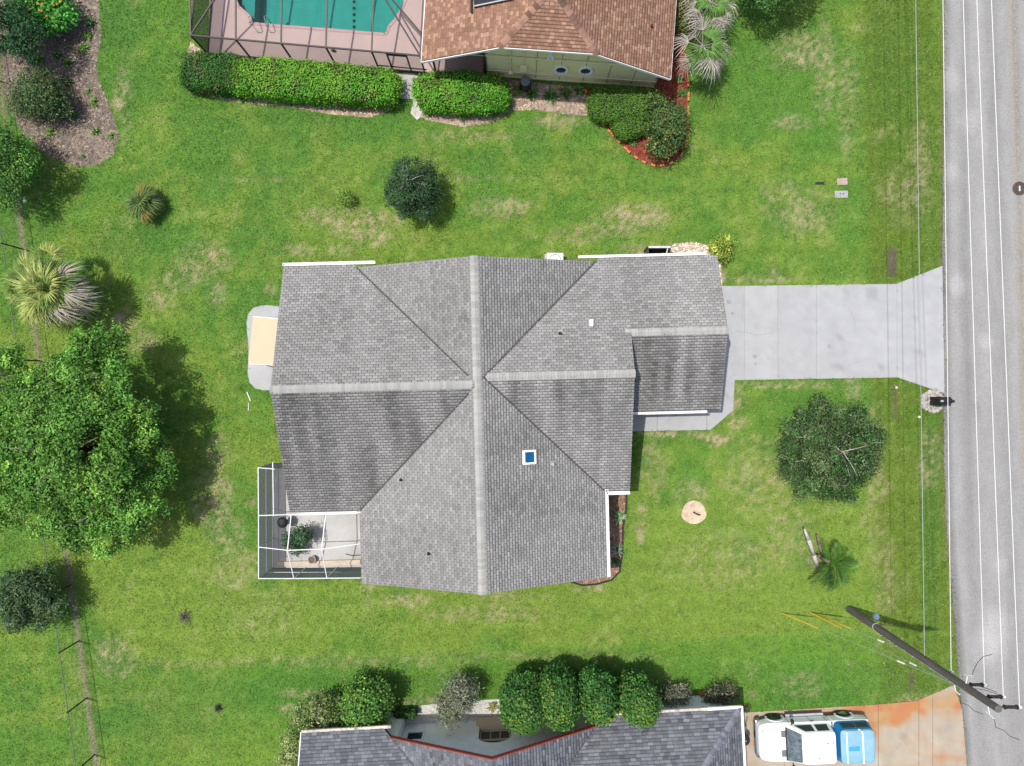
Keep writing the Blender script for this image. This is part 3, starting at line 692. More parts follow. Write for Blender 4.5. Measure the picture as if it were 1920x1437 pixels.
# ------------------------------------------------------------------ main house (grey roof)
S0 = .374; HE = 2.6
house = thing('house', 'single storey house with a large weathered grey shingle cross gable roof', 'house', hu(-.5, 0))
HT = Matrix.Rotation(HOUSE_R, 4, 'Z')
def zWn(u, v): return HE + S0 * (5.80 - v)
def zWs(u, v): return HE + S0 * (v + 5.86)
def zBw(u, v): return HE + S0 * (u + 7.37)
def zBe(u, v): return HE + S0 * (4.27 - u)
def zEn(u, v): return HE + S0 * (5.82 - v)
def zEs(u, v): return HE + S0 * (v + 5.24)
def zGs(u, v): return HE + S0 * (v + 1.50)
def pl(zf, pts): return [hu(u, v, zf(u, v)) for u, v in pts]
def grey_col(base, streak, sd):
    def f(x, y, r, rng):
        u = x * math.cos(HOUSE_R) + y * math.sin(HOUSE_R); v = -x * math.sin(HOUSE_R) + y * math.cos(HOUSE_R)
        a = u if sd == 'u' else v; b = v if sd == 'u' else u
        st = float(fbm(np.array(a * 2.3), np.array(b * .25 + 4), 31, 4)) - .5
        lg = float(fbm(np.array(x * .35), np.array(y * .35), 37, 3)) - .5
        k = base * (1 + streak * 1.6 * st + .35 * lg + np.clip(rng.normal(0, .075), -.15, .17) + rng.choice((-.08, -.02, .03, .11))) * ROOFK
        return (k * 1.02, k, k * .965)
    return f
ROOFK = 1.30
R1 = Roof(house)
EX, TB = .135, .25
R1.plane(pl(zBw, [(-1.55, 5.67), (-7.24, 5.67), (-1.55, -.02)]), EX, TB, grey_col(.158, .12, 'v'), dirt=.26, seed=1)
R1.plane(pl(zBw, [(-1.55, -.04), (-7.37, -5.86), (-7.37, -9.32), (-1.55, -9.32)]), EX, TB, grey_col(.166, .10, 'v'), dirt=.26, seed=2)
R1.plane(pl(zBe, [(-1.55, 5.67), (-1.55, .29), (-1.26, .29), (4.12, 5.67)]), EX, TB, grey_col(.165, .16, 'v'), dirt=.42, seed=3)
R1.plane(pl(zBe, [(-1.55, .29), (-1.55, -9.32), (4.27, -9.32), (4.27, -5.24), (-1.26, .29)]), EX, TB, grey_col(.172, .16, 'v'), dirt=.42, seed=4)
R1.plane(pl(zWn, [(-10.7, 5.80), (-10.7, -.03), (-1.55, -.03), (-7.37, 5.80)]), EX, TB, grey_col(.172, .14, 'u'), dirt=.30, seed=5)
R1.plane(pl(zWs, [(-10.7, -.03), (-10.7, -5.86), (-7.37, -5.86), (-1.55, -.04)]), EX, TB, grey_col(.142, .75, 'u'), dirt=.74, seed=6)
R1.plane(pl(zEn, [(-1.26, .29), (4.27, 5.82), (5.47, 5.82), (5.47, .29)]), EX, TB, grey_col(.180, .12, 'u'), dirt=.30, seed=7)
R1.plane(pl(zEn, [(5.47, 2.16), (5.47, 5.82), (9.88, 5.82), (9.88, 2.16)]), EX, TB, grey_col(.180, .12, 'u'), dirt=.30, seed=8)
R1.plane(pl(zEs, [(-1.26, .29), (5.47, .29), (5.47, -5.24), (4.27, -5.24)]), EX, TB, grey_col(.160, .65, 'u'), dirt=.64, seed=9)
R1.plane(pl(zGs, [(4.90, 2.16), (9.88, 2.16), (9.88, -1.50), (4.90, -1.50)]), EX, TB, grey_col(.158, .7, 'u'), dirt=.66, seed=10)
CAPC = (.295, .29, .273)
zr = zBw(-1.55, 0)
R1.ridge(hu(-1.55, -9.34, zr), hu(-1.55, 5.69, zr), CAPC, .175); R1.ridge(hu(-10.72, -.03, zWn(0, -.03)), hu(-1.75, -.03, zWn(0, -.03)), CAPC, .175)
R1.ridge(hu(5.49, .29, zEn(0, .29)), hu(-1.15, .29, zEn(0, .29)), CAPC, .175); R1.ridge(hu(9.90, 2.16, zEn(0, 2.16)), hu(5.2, 2.16, zEn(0, 2.16)), CAPC, .17)
R1.valley(hu(-7.24, 5.67, zBw(-7.24, 0)), hu(-1.95, .38, zBw(-1.95, 0))); R1.valley(hu(-7.37, -5.86, HE), hu(-1.95, -.44, zBw(-1.95, 0)))
R1.valley(hu(4.12, 5.67, zBe(4.12, 0)), hu(-1.26, .29, zBe(-1.26, 0))); R1.valley(hu(4.27, -5.24, HE), hu(-1.26, .29, zBe(-1.26, 0)))
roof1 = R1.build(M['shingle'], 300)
# walls: footprint prism plus gable triangles
def wallmb(): return MB(HT)
w = wallmb()
w.prism([(-10.15, 5.25), (-10.15, -5.3), (-6.8, -5.3), (-6.8, -8.8), (3.72, -8.8), (3.72, -4.72), (4.92, -4.72), (4.92, -.95), (9.35, -.95), (9.35, 5.25)], 0, 2.52)
w.build('wall', M['stucco'], house)
def gable(name, pts, nx, off=.12):
    g = wallmb(); a = [Vector(p) for p in pts]; d = Vector(nx) * off
    g.add(a + [p - d for p in a], [[0, 1, 2], [5, 4, 3], [0, 3, 4, 1], [1, 4, 5, 2], [2, 5, 3, 0]]); g.build(name, M['stucco'], house)
gable('gable', [(-6.8, -8.8, 2.45), (3.72, -8.8, 2.45), (-1.55, -8.8, 4.45)], (0, -1, 0)); gable('gable', [(-6.8, 5.25, 2.45), (3.72, 5.25, 2.45), (-1.55, 5.25, 4.45)], (0, 1, 0))
gable('gable', [(-10.15, -5.3, 2.45), (-10.15, 5.25, 2.45), (-10.15, -.03, 4.5)], (-1, 0, 0)); gable('gable', [(9.35, -.95, 2.45), (9.35, 5.25, 2.45), (9.35, 2.16, 3.68)], (1, 0, 0))
gable('gable', [(4.92, -4.72, 2.45), (4.92, 5.25, 2.45), (4.92, .29, 4.32)], (1, 0, 0))
# gutters and fascia
def gut(name, a, b, wd=.12, z=HE - .02, up=0):
    g = wallmb(); a = Vector((*a, z)); b = Vector((*b, z)); d = (b - a).normalized(); y = Vector((-d.y, d.x, 0))
    g.beam(a - Vector((0, 0, .06)), b - Vector((0, 0, .06)), wd, .02); g.beam(a + y * wd / 2, b + y * wd / 2, .022, .13); g.beam(a - y * wd / 2, b - y * wd / 2, .022, .13)
    for e in (a, b): g.box(e, (.02 if abs(d.x) > .5 else wd, wd if abs(d.x) > .5 else .02, .13))
    return g.build(name, M['white'], house)
gut('gutter', (-10.72, 5.89), (-6.35, 5.89)); gut('gutter', (3.30, 5.90), (9.30, 5.90), .10)
gut('gutter', (4.36, -5.15), (4.36, -9.30)); gut('gutter', (4.34, -5.34), (5.45, -5.34), .13); gut('gutter', (4.95, -1.59), (9.2, -1.59), .09)
gut('gutter', (-10.3, -5.95), (-7.5, -5.95), .09)
def rake(a, b):
    m = wallmb(); c_ = Vector((-.6, 0, 0)); a = Vector(a); b = Vector(b); o_ = Vector((a.x, a.y, 0)); i_ = Vector((math.copysign(.055, 0 - a.x), 0, -.07)) if abs(a.x - b.x) < .01 else Vector((0, math.copysign(.055, 0 - a.y), -.07)); a += i_; b += i_; m.beam(a, b, .03, .17); m.build('fascia', M['white'], house)
for a, b in (((-10.73, 5.8, 2.49), (-10.73, -.03, 4.67)), ((-10.73, -5.86, 2.49), (-10.73, -.03, 4.67)), ((-7.3, -9.36, 2.49), (-1.55, -9.36, 4.65)), ((4.2, -9.36, 2.49), (-1.55, -9.36, 4.65)),
             ((9.92, 5.8, 2.49), (9.92, 2.16, 3.84)), ((9.92, -1.5, 2.49), (9.92, 2.16, 3.84)), ((5.50, -5.2, 2.49), (5.50, .29, 4.54)), ((5.50, 2.2, 3.84), (5.50, .29, 4.54)), ((-7.2, 5.71, 2.52), (-1.55, 5.71, 4.65)), ((4.0, 5.71, 2.58), (-1.55, 5.71, 4.65))): rake(a, b)
# windows, doors
def hw(u, v, z): return hu(u, v, z)
def hn(x, y): return (HT.to_3x3() @ Vector((x, y, 0)))
for (u, v, z, nx, ny, ww, hh) in ((-8.6, 5.25, 1.5, 0, 1, 1.5, 1.2), (-4.2, 5.25, 1.5, 0, 1, 1.2, 1.1), (1.2, 5.25, 1.5, 0, 1, 1.5, 1.2), (-3.8, -8.8, 1.5, 0, -1, 1.6, 1.2), (1.2, -8.8, 1.5, 0, -1, 1.6, 1.2), (3.72, -6.9, 1.4, 1, 0, 1.8, 1.4), (4.92, -3.4, 1.4, 1, 0, 1.5, 1.4), (-10.15, -3.2, 1.5, -1, 0, 1.4, 1.1)):
    window(house, hw(u, v, z), hn(nx, ny), ww, hh)
gd = wallmb(); gd.box((9.37, 2.1, 1.05), (.06, 4.9, 2.1)); gdo = gd.build('garage_door', M['white'], house)
for k in range(4):
    p = wallmb(); p.box((9.405, 2.1, .28 + k * .52), (.03, 4.8, .47)); p.build('door_panel', M['white'], gdo)
p = wallmb(); p.box((4.95, -1.75, 1.03), (.06, .95, 2.06)); fd = p.build('front_door', mat('door_paint', (.10, .16, .2), .5), house)
p = wallmb(); p.box((5.0, -1.40, 1.0), (.05, .05, .12)); p.build('handle', M['steel'], fd)
p = wallmb(); p.box((-10.17, 3.1, 1.05), (.06, 1.8, 2.1)); sd_ = p.build('sliding_door', M['glass'], house)
M['flash'] = mat('painted_flashing', (.26, .26, .255), .7, .1, 6)
# roof fittings
def on_roof(zf, px, py, it=6):
    z = 4.0
    for _ in range(it):
        q = P(px, py, z); u = q.x * math.cos(HOUSE_R) + q.y * math.sin(HOUSE_R); v = -q.x * math.sin(HOUSE_R) + q.y * math.cos(HOUSE_R); z = zf(u, v)
    return P(px, py, z)
for (zf, px, py, hgt, r, mm) in ((zEn, 1050, 626, .28, .05, 'black'), (zBe, 1036, 869, .30, .05, 'black'), (zBw, 804, 1038, .26, .05, 'black'), (zBw, 752, 900, .22, .05, 'black')):
    q = on_roof(zf, px, py); m = MB(); m.lathe(q, [(.10, -.06), (.09, .035), (r + .01, .06), (r, hgt), (r * .7, hgt), (r * .7, hgt - .1)], 10); m.build('vent_pipe', M['galv'] if px == 1036 else M['black'], house)
    m = MB(); nn_ = 1; m.box(q + Vector((0, 0, .02)), (.22, .22, .012), Matrix.Rotation(math.atan(S0), 3, 'Y') if zf is zBe else (Matrix.Rotation(-math.atan(S0), 3, 'Y') if zf is zBw else Matrix.Rotation(-math.atan(S0), 3, 'X'))); m.build('vent_flashing', M['flash'], house)
q = on_roof(zEn, 1108, 606); m = MB(); m.box(q + Vector((0, 0, .10)), (.13, .28, .2)); m.box(q + Vector((0, -.01, .215)), (.17, .32, .03)); m.build('vent_hood', M['white'], house, bevel=.012)
q = on_roof(zBe, 991, 857); Rsk = Matrix.Rotation(HOUSE_R, 3, 'Z') @ Matrix.Rotation(math.atan(S0), 3, 'Y')
m = MB()
for sx in (-1, 1): m.box(q + Rsk @ Vector((sx * .27, 0, .09)), (.08, .64, .16), Rsk); m.box(q + Rsk @ Vector((0, sx * .28, .088)), (.46, .08, .155), Rsk)
sk = m.build('skylight', M['white'], house); m = MB(); m.box(q + Rsk @ Vector((0, 0, .12)), (.47, .49, .02), Rsk); m.build('pane', M['blueglass'], sk)

# cream awning over the west patio
aw = thing('awning', 'flat cream awning panel over the rounded patio on the west wall', 'awning', P(505, 640))
A4 = [P(474, 594, 2.15), P(530, 599, 2.45), P(522, 685, 2.45), P(466, 682, 2.15)]
MB().slab(A4, .06).build('panel', M['cream'], aw)
m = MB()
for a, b in ((0, 1), (3, 2)): m.beam(A4[a] - Vector((0, 0, .10)), A4[b] - Vector((0, 0, .10)), .05, .07)
m.beam(A4[0] - Vector((0, 0, .1)), A4[3] - Vector((0, 0, .1)), .05, .07); m.build('frame', M['white'], aw)
for i in (0, 3):
    m = MB(); a = A4[i] + (A4[1 if i == 0 else 2] - A4[i]) * .05; m.tube((a.x, a.y, .05), (a.x, a.y, a.z - .12), .035); m.build('post', M['white'], aw)

# ------------------------------------------------------------------ screened lanai (white frame)
la = thing('screen_enclosure', 'white framed screen enclosure over the lanai at the south west corner of the house', 'enclosure', P(600, 1000))
hT = 2.0; hB = 3.0
x0 = P(512, 0).x; yS = P(0, 1064).y; yN = P(0, 870).y + .05
def lz(px, py, h): return P(px, py, h)
def frame(a, b, t=.055, nm='frame_bar'): return MB().beam(a, b, t, t).build(nm, M['alu'], la)
top = {0: Vector((x0 - .02, yN, hT)), 1: Vector((x0, P(0, 967, hT).y, hT)), 2: Vector((x0, P(0, 1026, hT).y, hT)), 3: Vector((x0, yS, hT))}
bot = [Vector((p.x, p.y, .05)) for p in top.values()]
sx = [P(551, 0, hT).x, P(613, 0, hT).x, P(676, 0, hT).x]; south = [Vector((x, yS + .015 * i, hT)) for i, x in enumerate(sx)]
ridge_p = [P(539, 1032, hB), P(603, 1030, hB), P(674, 1020, 2.72)]
eave_p = [P(546, 965, 2.62), P(611, 963.5, 2.62), P(676, 961, 2.62)]
midw = [P(513, 968, 2.45), P(513, 1028, 2.45)]
bars = [(top[0], top[1]), (top[1], top[2]), (top[2], top[3]), (top[3], south[0]), (south[0], south[1]), (south[1], south[2]), (bot[0], bot[3]), (bot[3], Vector((sx[2], yS, .05)))]
for i in range(4): bars.append((bot[i], top[i]))
for s_ in south: bars.append((Vector((s_.x, s_.y, .05)), s_))
bars += [(ridge_p[i], south[i]) for i in range(2)] + [(ridge_p[i], eave_p[i]) for i in range(2)] + [(eave_p[i], eave_p[i + 1]) for i in range(2)]
bars += [(ridge_p[0], ridge_p[1]), (ridge_p[1], ridge_p[2]), (top[2], ridge_p[0]), (top[1], eave_p[0]), (top[0], Vector((x0 + .95, yN, 2.5)))]
mid = [Vector((p.x, p.y, .95)) for p in top.values()]
bars += [(mid[0], mid[3]), (mid[3], Vector((sx[2], yS, .95)))]
bars += [(P(511.5, 867, 2.2), P(513, 968, 2.2))]
for a, b in bars: frame(a, b, .038)
def scr(pts, m, par, nm='screen'): return MB().quad(*pts).build(nm, M[m], par)
for i in range(3): scr([bot[i], bot[i + 1], top[i + 1], top[i]], 'screen_grey', la)
sb = [Vector((top[3].x, yS, .05))] + [Vector((s_.x, s_.y, .05)) for s_ in south]; st_ = [top[3]] + south
for i in range(3): scr([sb[i], sb[i + 1], st_[i + 1], st_[i]], 'screen_grey', la)
scr([bot[0], Vector((x0 + 1.2, yN, .05)), Vector((x0 + 1.2, yN, 2.3)), top[0]], 'screen_grey', la)
for q in ([top[2], top[3], south[0], ridge_p[0]], [south[0], south[1], ridge_p[1], ridge_p[0]], [south[1], south[2], ridge_p[2], ridge_p[1]], [ridge_p[0], ridge_p[1], eave_p[1], eave_p[0]], [ridge_p[1], ridge_p[2], eave_p[2], eave_p[1]], [top[1], top[2], ridge_p[0], eave_p[0]], [top[0], top[1], eave_p[0], Vector((x0 + .95, yN, 2.5))]):
    scr(q, 'screen_clear', la, 'roof_screen')
MB().beam(P(520, 1058, .12), P(676, 1054, .12), .25, .14).build('sill', mat('lanai_sill', (.5, .42, .33), .9, .15, 4), la)
# things on the lanai
gr = thing('grill', 'small black round grill in the corner of the lanai', 'grill', P(540, 974, .05))
m = MB(); c = P(540, 974, 0); m.lathe(c, [(.05, .62), (.2, .66), (.27, .78), (.28, .84), (.2, .98), (.04, 1.04)], 14); m.build('bowl', M['black'], gr)
for k in range(3): t = k * 2.1; m = MB(); m.tube(c + Vector((.3 * math.cos(t), .3 * math.sin(t), .05)), c + Vector((.12 * math.cos(t), .12 * math.sin(t), .68)), .014); m.build('leg', M['black'], gr)
pt = thing('flower_pot', 'grey round pot standing on the lanai floor', 'pot', P(588, 1047, .05))
MB().lathe(P(588, 1047, 0), [(.14, .05), (.20, .32), (.21, .34), (.17, .34), (.15, .26)], 16).build('pot', M['stone'], pt)
MB().lathe(P(588, 1047, 0), [(.01, .27), (.15, .275), (.01, .29)], 12).build('earth', M['soil'], pt)
tag(MB().path([P(648, 1039, .075), P(660, 1042, .075), P(680, 1041, .075)], .02).build('hose', M['black'], org=P(660, 1042, .05)), 'short dark hose lying on the lanai floor', 'hose')
tag(MB().path([P(463, 735, .03), P(470, 752, .03)], .03).build('pvc_pipe', M['alu'], org=P(466, 745)), 'short white pipe lying on grass by the rounded patio', 'pipe')
tag(MB().path([P(466, 756, .02), P(466, 770, .02)], .02).build('pvc_pipe', M['alu'], org=P(466, 762)), 'thin white offcut in the grass south of the rounded patio', 'pipe')

# ------------------------------------------------------------------ north neighbour (brown roof, ochre wall)
NR = math.radians(-3.97); NO = Vector((1.61, 14.87, 0)); NT = Matrix.Translation(NO) @ Matrix.Rotation(NR, 4, 'Z')
def nu(u, v, z=0.0): return NT @ Vector((u, v, z))
nh = thing('house', 'ochre walled house with a mottled brown shingle roof and clipped gable', 'house', nu(0, 3))
SN = .509
def brown_col(x, y, r, rng):
    k = rng.random()
    if k < .26: c = np.array([.40, .245, .165]) * rng.uniform(.8, 1.2)
    elif k < .78: c = np.array([.265, .135, .088]) * rng.uniform(.85, 1.2)
    else: c = np.array([.205, .098, .064]) * rng.uniform(.85, 1.2)
    c = c * .66 + np.array([.075, .052, .040]) + .75 * np.array([.30, .16, .09]) * .12
    return tuple(c * .83)
R2 = Roof(nh)
def npl(pts, zf): return [nu(u, v, zf(u, v)) for u, v in pts]
zNw = lambda u, v: HE + SN * (u + 5.92); zNe = lambda u, v: HE + SN * (5.92 - u); zNh = lambda u, v: 4.51 + SN * v
R2.plane(npl([(-5.92, 0), (-2.17, 0), (0, 2.17), (0, 12), (-5.92, 12)], zNw), .145, .20, brown_col, jit=.3, seed=21, gap=.008)
R2.plane(npl([(5.92, 0), (2.17, 0), (0, 2.17), (0, 12), (5.92, 12)], zNe), .145, .20, brown_col, jit=.3, seed=22, gap=.008)
R2.plane(npl([(-2.17, 0), (2.17, 0), (0, 2.17)], zNh), .145, .20, brown_col, jit=.3, seed=23, gap=.008)
BC = (.20, .118, .085)
R2.ridge(nu(-2.2, -.03, 4.50), nu(0, 2.17, zNw(0, 0)), BC, .15, .22, .3, var=.2); R2.ridge(nu(2.2, -.03, 4.50), nu(0, 2.17, zNw(0, 0)), BC, .15, .22, .3, var=.2); R2.ridge(nu(0, 2.17, zNw(0, 0)), nu(0, 12, zNw(0, 0)), BC, .16, .22, SN, var=.2)
roof2 = R2.build(M['shingle'], 300)
def nmb(): return MB(NT)
w = nmb(); w.prism([(-2.95, .65), (5.6, .65), (5.6, 11.5), (-2.95, 11.5)], 0, 2.5); w.build('wall', M['ochre'], nh)
w = nmb(); w.prism([(-5.6, 4.5), (-2.96, 4.5), (-2.96, 11.5), (-5.6, 11.5)], 0, 2.5); w.build('porch_wall', M['ochre'], nh)
w = nmb()
G_ = [(-5.6, 2.48), (5.6, 2.48), (2.17, 4.26), (-2.17, 4.26)]
w.add([(a, .652, z) for a, z in G_] + [(a, .80, z) for a, z in G_], [[0, 1, 2, 3], [7, 6, 5, 4], [0, 4, 5, 1], [1, 5, 6, 2], [2, 6, 7, 3], [3, 7, 4, 0]]); w.build('gable', M['ochre'], nh)
w = nmb(); w.beam((-5.6, .60, 2.36), (5.6, .60, 2.36), .05, .10); w.beam((-2.95, .62, .75), (5.6, .62, .75), .035, .07); w.beam((-2.95, .62, .2), (5.6, .62, .2), .03, .1); w.build('trim_board', M['ochre_trim'], nh)
for u in (-2.9, -1.7, -.45, .75, 1.95, 3.15, 4.4, 5.55):
    zt = min(4.2, HE + SN * (5.92 - abs(u)) - .35); w = nmb(); w.box((u, .644, zt / 2 + .1), (.035, .02, zt - .2)); w.build('batten', M['seam'], nh)
def nrake(a, b, nm='fascia'):
    m = nmb(); m.beam(a, b, .03, .13); m.build(nm, M['white'], nh)
nrake((-5.92, -.03, 2.50), (-2.17, -.03, 4.41)); nrake((5.92, -.03, 2.50), (2.17, -.03, 4.41)); nrake((-2.17, -.03, 4.43), (2.17, -.03, 4.43)); nrake((-5.95, 0, 2.50), (-5.95, 12, 2.50), 'gutter'); nrake((5.95, 0, 2.50), (5.95, 12, 2.50), 'gutter')
m = nmb()
for a, b in (((-5.9, .0), (-3.0, .64)), ((3.0, .0), (5.9, .64))): pass
m.quad((-5.9, 0, 2.48), (-5.9, .66, 2.48), (-5.5, .66, 2.68), (-5.5, 0, 2.68)); m.quad((5.9, 0, 2.48), (5.5, 0, 2.68), (5.5, .66, 2.68), (5.9, .66, 2.48)); m.build('soffit', M['white'], nh)
def npx(px, py, v, it=8):
    """point on the wall plane (local v) that shows at px, py"""
    d = Vector(((px - 960) / FPX, (718.5 - py) / FPX, -1)); n = NT.to_3x3() @ Vector((0, 1, 0)); p0 = NT @ Vector((0, v, 0)); o = Vector((0, 0, H)); t = (p0 - o).dot(n) / d.dot(n); return NT.inverted() @ (o + d * t)
for px, py in ((1052, 130), (1098, 132)):
    c = npx(px, py, .64); m = nmb(); ring = []
    for (rx, rz, y) in ((.36, .44, .66), (.36, .44, .56), (.25, .33, .56), (.25, .33, .62)):
        ring.append([Vector((c.x + rx * math.cos(t), y, c.z + rz * math.sin(t))) for t in np.linspace(0, 2 * math.pi, 25)[:-1]])
    m.rings(ring, close=False); f = m.build('oval_window', M['white'], nh)
    m = nmb(); m.add([Vector((c.x + .26 * math.cos(t), .615, c.z + .34 * math.sin(t))) for t in np.linspace(0, 2 * math.pi, 25)[:-1]], [list(range(24))]); m.build('pane', M['glass'], f)
c = npx(1033, 100, .58); m = nmb(); m.box((c.x, .60, c.z), (.14, .08, .14)); fl = m.build('floodlight', M['white'], nh)
for sx_ in (-1, 1): m = nmb(); m.tube((c.x, .56, c.z - .02), (c.x + .14 * sx_, .38, c.z - .14), .035, .085, 10); m.build('lamp_head', M['white'], fl)
c = npx(981, 131, .58); m = nmb(); m.tube((c.x - .0, .60, .4), (c.x, .60, 3.3), .035); m.tube((c.x - .62, .60, .5), (c.x - .62, .60, 3.2), .03); m.build('conduit', M['ochre_trim'], nh)
m = nmb(); m.box((c.x, .56, 1.35), (.32, .16, .45)); m.box((c.x - .62, .57, .75), (.22, .14, .25)); m.build('meter_box', M['ochre_trim'], nh, bevel=.015)
# screened porch opening on the left of the wall
w = nmb()
for u in (-5.55, -2.98): w.box((u, .62, 1.22), (.09, .09, 2.40))
w.beam((-5.55, .62, 2.40), (-2.98, .62, 2.40), .09, .09); w.beam((-5.5, .62, .10), (-3.03, .62, .10), .08, .1); w.build('porch_frame', M['bronze'], nh)
w = nmb(); w.quad((-5.5, .62, .15), (-3.03, .62, .15), (-3.03, .62, 2.35), (-5.5, .62, 2.35)); w.build('porch_screen', M['screen_dark'], nh)
# solar panel on the west slope
m = nmb()
def onw(px, py):
    z = 4.5
    for _ in range(8): q = NT.inverted() @ P(px, py, z); z = zNw(q.x, q.y)
    return P(px, py, z)
sp = thing('solar_panel', 'black solar pool heating panel lying on the brown roof', 'solar panel', onw(925, 5))
A = [onw(889, 16), onw(962, 1), onw(1000, -90), onw(889, -90)]
MB().slab([p + Vector((0, 0, .14)) for p in A], .06).build('collector', mat('solar_black', (.02, .022, .028), .35, .2, 4), sp)
m = MB(); m.path([onw(884, 27) + Vector((0, 0, .15)), onw(885, -90) + Vector((0, 0, .15))], .045); m.build('header_pipe', M['black'], sp)
m = MB(); m.beam(A[0] + Vector((0, 0, .17)), A[1] + Vector((0, 0, .17)), .05, .05); m.build('edge_pipe', M['galv'], sp)
c = onw(1221, 51); z = 4
for _ in range(8): q = NT.inverted() @ P(1221, 51, z); z = zNe(q.x, q.y)
MB().lathe(P(1221, 51, z), [(.10, -.05), (.06, .03), (.05, .22), (.035, .22), (.035, .1)], 10).build('vent_pipe', M['red'], nh)

# pool, deck, cage -------------------------------------------------------------------
deck = flat_poly('pool_deck', [(p.x, p.y) for p in DECK], .06, M['pink_deck'], holes=[[(p.x, p.y) for p in POOL]], th=.10); deck['label'] = 'pinkish concrete deck round the swimming pool'
# pool basin
pool = thing('swimming_pool', 'turquoise swimming pool inside the dark screen cage', 'pool', P(600, 20))
m = MB(); n = len(POOL); cen = sum(POOL, Vector()) / n
bot_ = [Vector((p.x * 1, p.y, -1.3)) for p in POOL]
for i in range(n):
    a, b = POOL[i], POOL[(i + 1) % n]; m.quad((a.x, a.y, .055), (b.x, b.y, .055), (b.x, b.y, -1.3), (a.x, a.y, -1.3))
tri = tessellate_polygon([[Vector((p.x, p.y, 0)) for p in POOL]]); m.add(bot_, [list(t) for t in tri]); m.build('basin', M['plaster'], pool)
tri = tessellate_polygon([[Vector((p.x, p.y, 0)) for p in POOL]]); m = MB(); m.add([Vector((p.x, p.y, -.06)) for p in POOL], [list(t) for t in tri]); m.build('water', M['water'], pool)
for j in range(3):
    m = MB(); q = gp([(446 + 0 * j, -60), (446, 10), (460, 26), (471 + 4 * j, 34), (470 + 5 * j, 46), (484 - 7 * (2 - j), 47), (484 + j * 3 - 10, -60)]); m.prism([(p.x, p.y) for p in q], -1.25, -.85 + .2 * (2 - j) - .0); 
    if j == 0: m.build('bench', mat('pool_step', (.09, .30, .28), .8, .1, 3), pool)
m = MB()
for i in range(1, n - 2):
    a, b = POOL[i], POOL[i + 1]
    m.beam((a.x, a.y, .066), (b.x, b.y, .066), .14, .03)
m.build('coping', M['coping'], pool)
for y in (4, 16, 28, 40, 51):
    q = P(664, y, -1.3); q = Vector((q.x, q.y, -1.29)); MB().lathe(q, [(.01, 0), (.09, 0), (.09, .01), (.01, .012)], 8).build('floor_spot', M['black'], pool)
for px in (484, 508):
    m = MB(); b = P(px, 62, 0); f = P(px - 3, 38, 0)
    m.path([Vector((b.x, b.y, .06)), Vector((b.x, b.y + .02, .60)), Vector((b.x, b.y + .12, .78)), Vector((f.x, b.y + .45, .74)), Vector((f.x, b.y + .62, .5)), Vector((f.x, b.y + .66, -.6))], .022, 6); tag(m.build('pool_rail', M['steel'], org=b), 'left steel pool handrail' if px == 484 else 'right steel pool handrail beside the first', 'handrail')
    bpy.data.objects[-1] if False else None
rails = [o for o in bpy.data.objects if o.name.startswith('pool_rail')]
rails[0]['label'] = 'left one of two bent steel handrails at the pool edge'; rails[1]['label'] = 'right one of two bent steel handrails at the pool edge'
for o in rails: o['group'] = 'handrails at the pool edge'
cage = thing('pool_cage', 'dark bronze framed screen cage over the pool', 'enclosure', P(560, 60))
hc = 1.9
baseL = P(390, 102); baseR = P(802, 138.5); dirc = (baseR - baseL).normalized(); nc = Vector((-dirc.y, dirc.x, 0))
def cb(px): 
    t = (P(px, 0).x - baseL.x) / dirc.x; return baseL + dirc * t
post_px = [390, 470, 550.5, 630, 711, 737, 772, 797]
def bar(a, b, t=.07, nm='frame_bar'): return MB().beam(a, b, t, t).build(nm, M['bronze'], cage)
tops = []
for px in post_px:
    b = cb(px); t = b + Vector((0, 0, hc)); bar(b + Vector((0, 0, .06)), t); tops.append(t)
bar(tops[0], tops[-1] + dirc * .05); bar(baseL + Vector((0, 0, .10)), baseR + Vector((0, 0, .10))); bar(cb(737) + Vector((0, 0, 1.72)), cb(772) + Vector((0, 0, 1.72))); bar(cb(711) + Vector((0, 0, .45)), baseR + Vector((0, 0, .45)), .05)
def back(p, L, h): return p + nc * L + Vector((0, 0, h - p.z))
slope = .22
for i in range(5):
    a = tops[i]; b = back(a, 2.2, hc + 2.2 * slope); c = back(a, 9, hc + 2.2 * slope + 1.2)
    bar(a, b); bar(b, c)
    if i < 4:
        a2 = tops[i + 1]; MB().quad(a, a2, back(a2, 2.2, hc + 2.2 * slope), b).build('roof_screen', M['screen_roof'], cage)
        MB().quad(b, back(a2, 2.2, hc + 2.2 * slope), back(a2, 9, hc + 2.2 * slope + 1.2), c).build('roof_screen', M['screen_roof'], cage)
a = tops[4]; e = tops[-1]
MB().quad(a, e, back(e, 9, 2.6), back(a, 9, hc + 2.2 * slope + 1.2)).build('roof_screen', M['screen_roof'], cage)
bar(e, back(a, 3.0, hc + .75)); bar(back(e, .9, 2.35), back(a, 3.1, hc + .75)); bar(tops[0], back(tops[1], 3.0, hc + .75)); bar(e, back(e, 2.5, 2.42), .06)
for i in range(len(post_px) - 1):
    p, q = cb(post_px[i]), cb(post_px[i + 1]); z = Vector((0, 0, .08))
    MB().quad(p + z, q + z, tops[i + 1], tops[i]).build('screen', M['screen_dark'], cage)
lw = [baseL, baseL + nc * 4, baseL + nc * 9]
for i in range(1, 3): bar(lw[i] + Vector((0, 0, .06)), lw[i] + Vector((0, 0, hc)))
bar(tops[0], lw[2] + Vector((0, 0, hc))); bar(lw[0] + Vector((0, 0, .1)), lw[2] + Vector((0, 0, .1)))
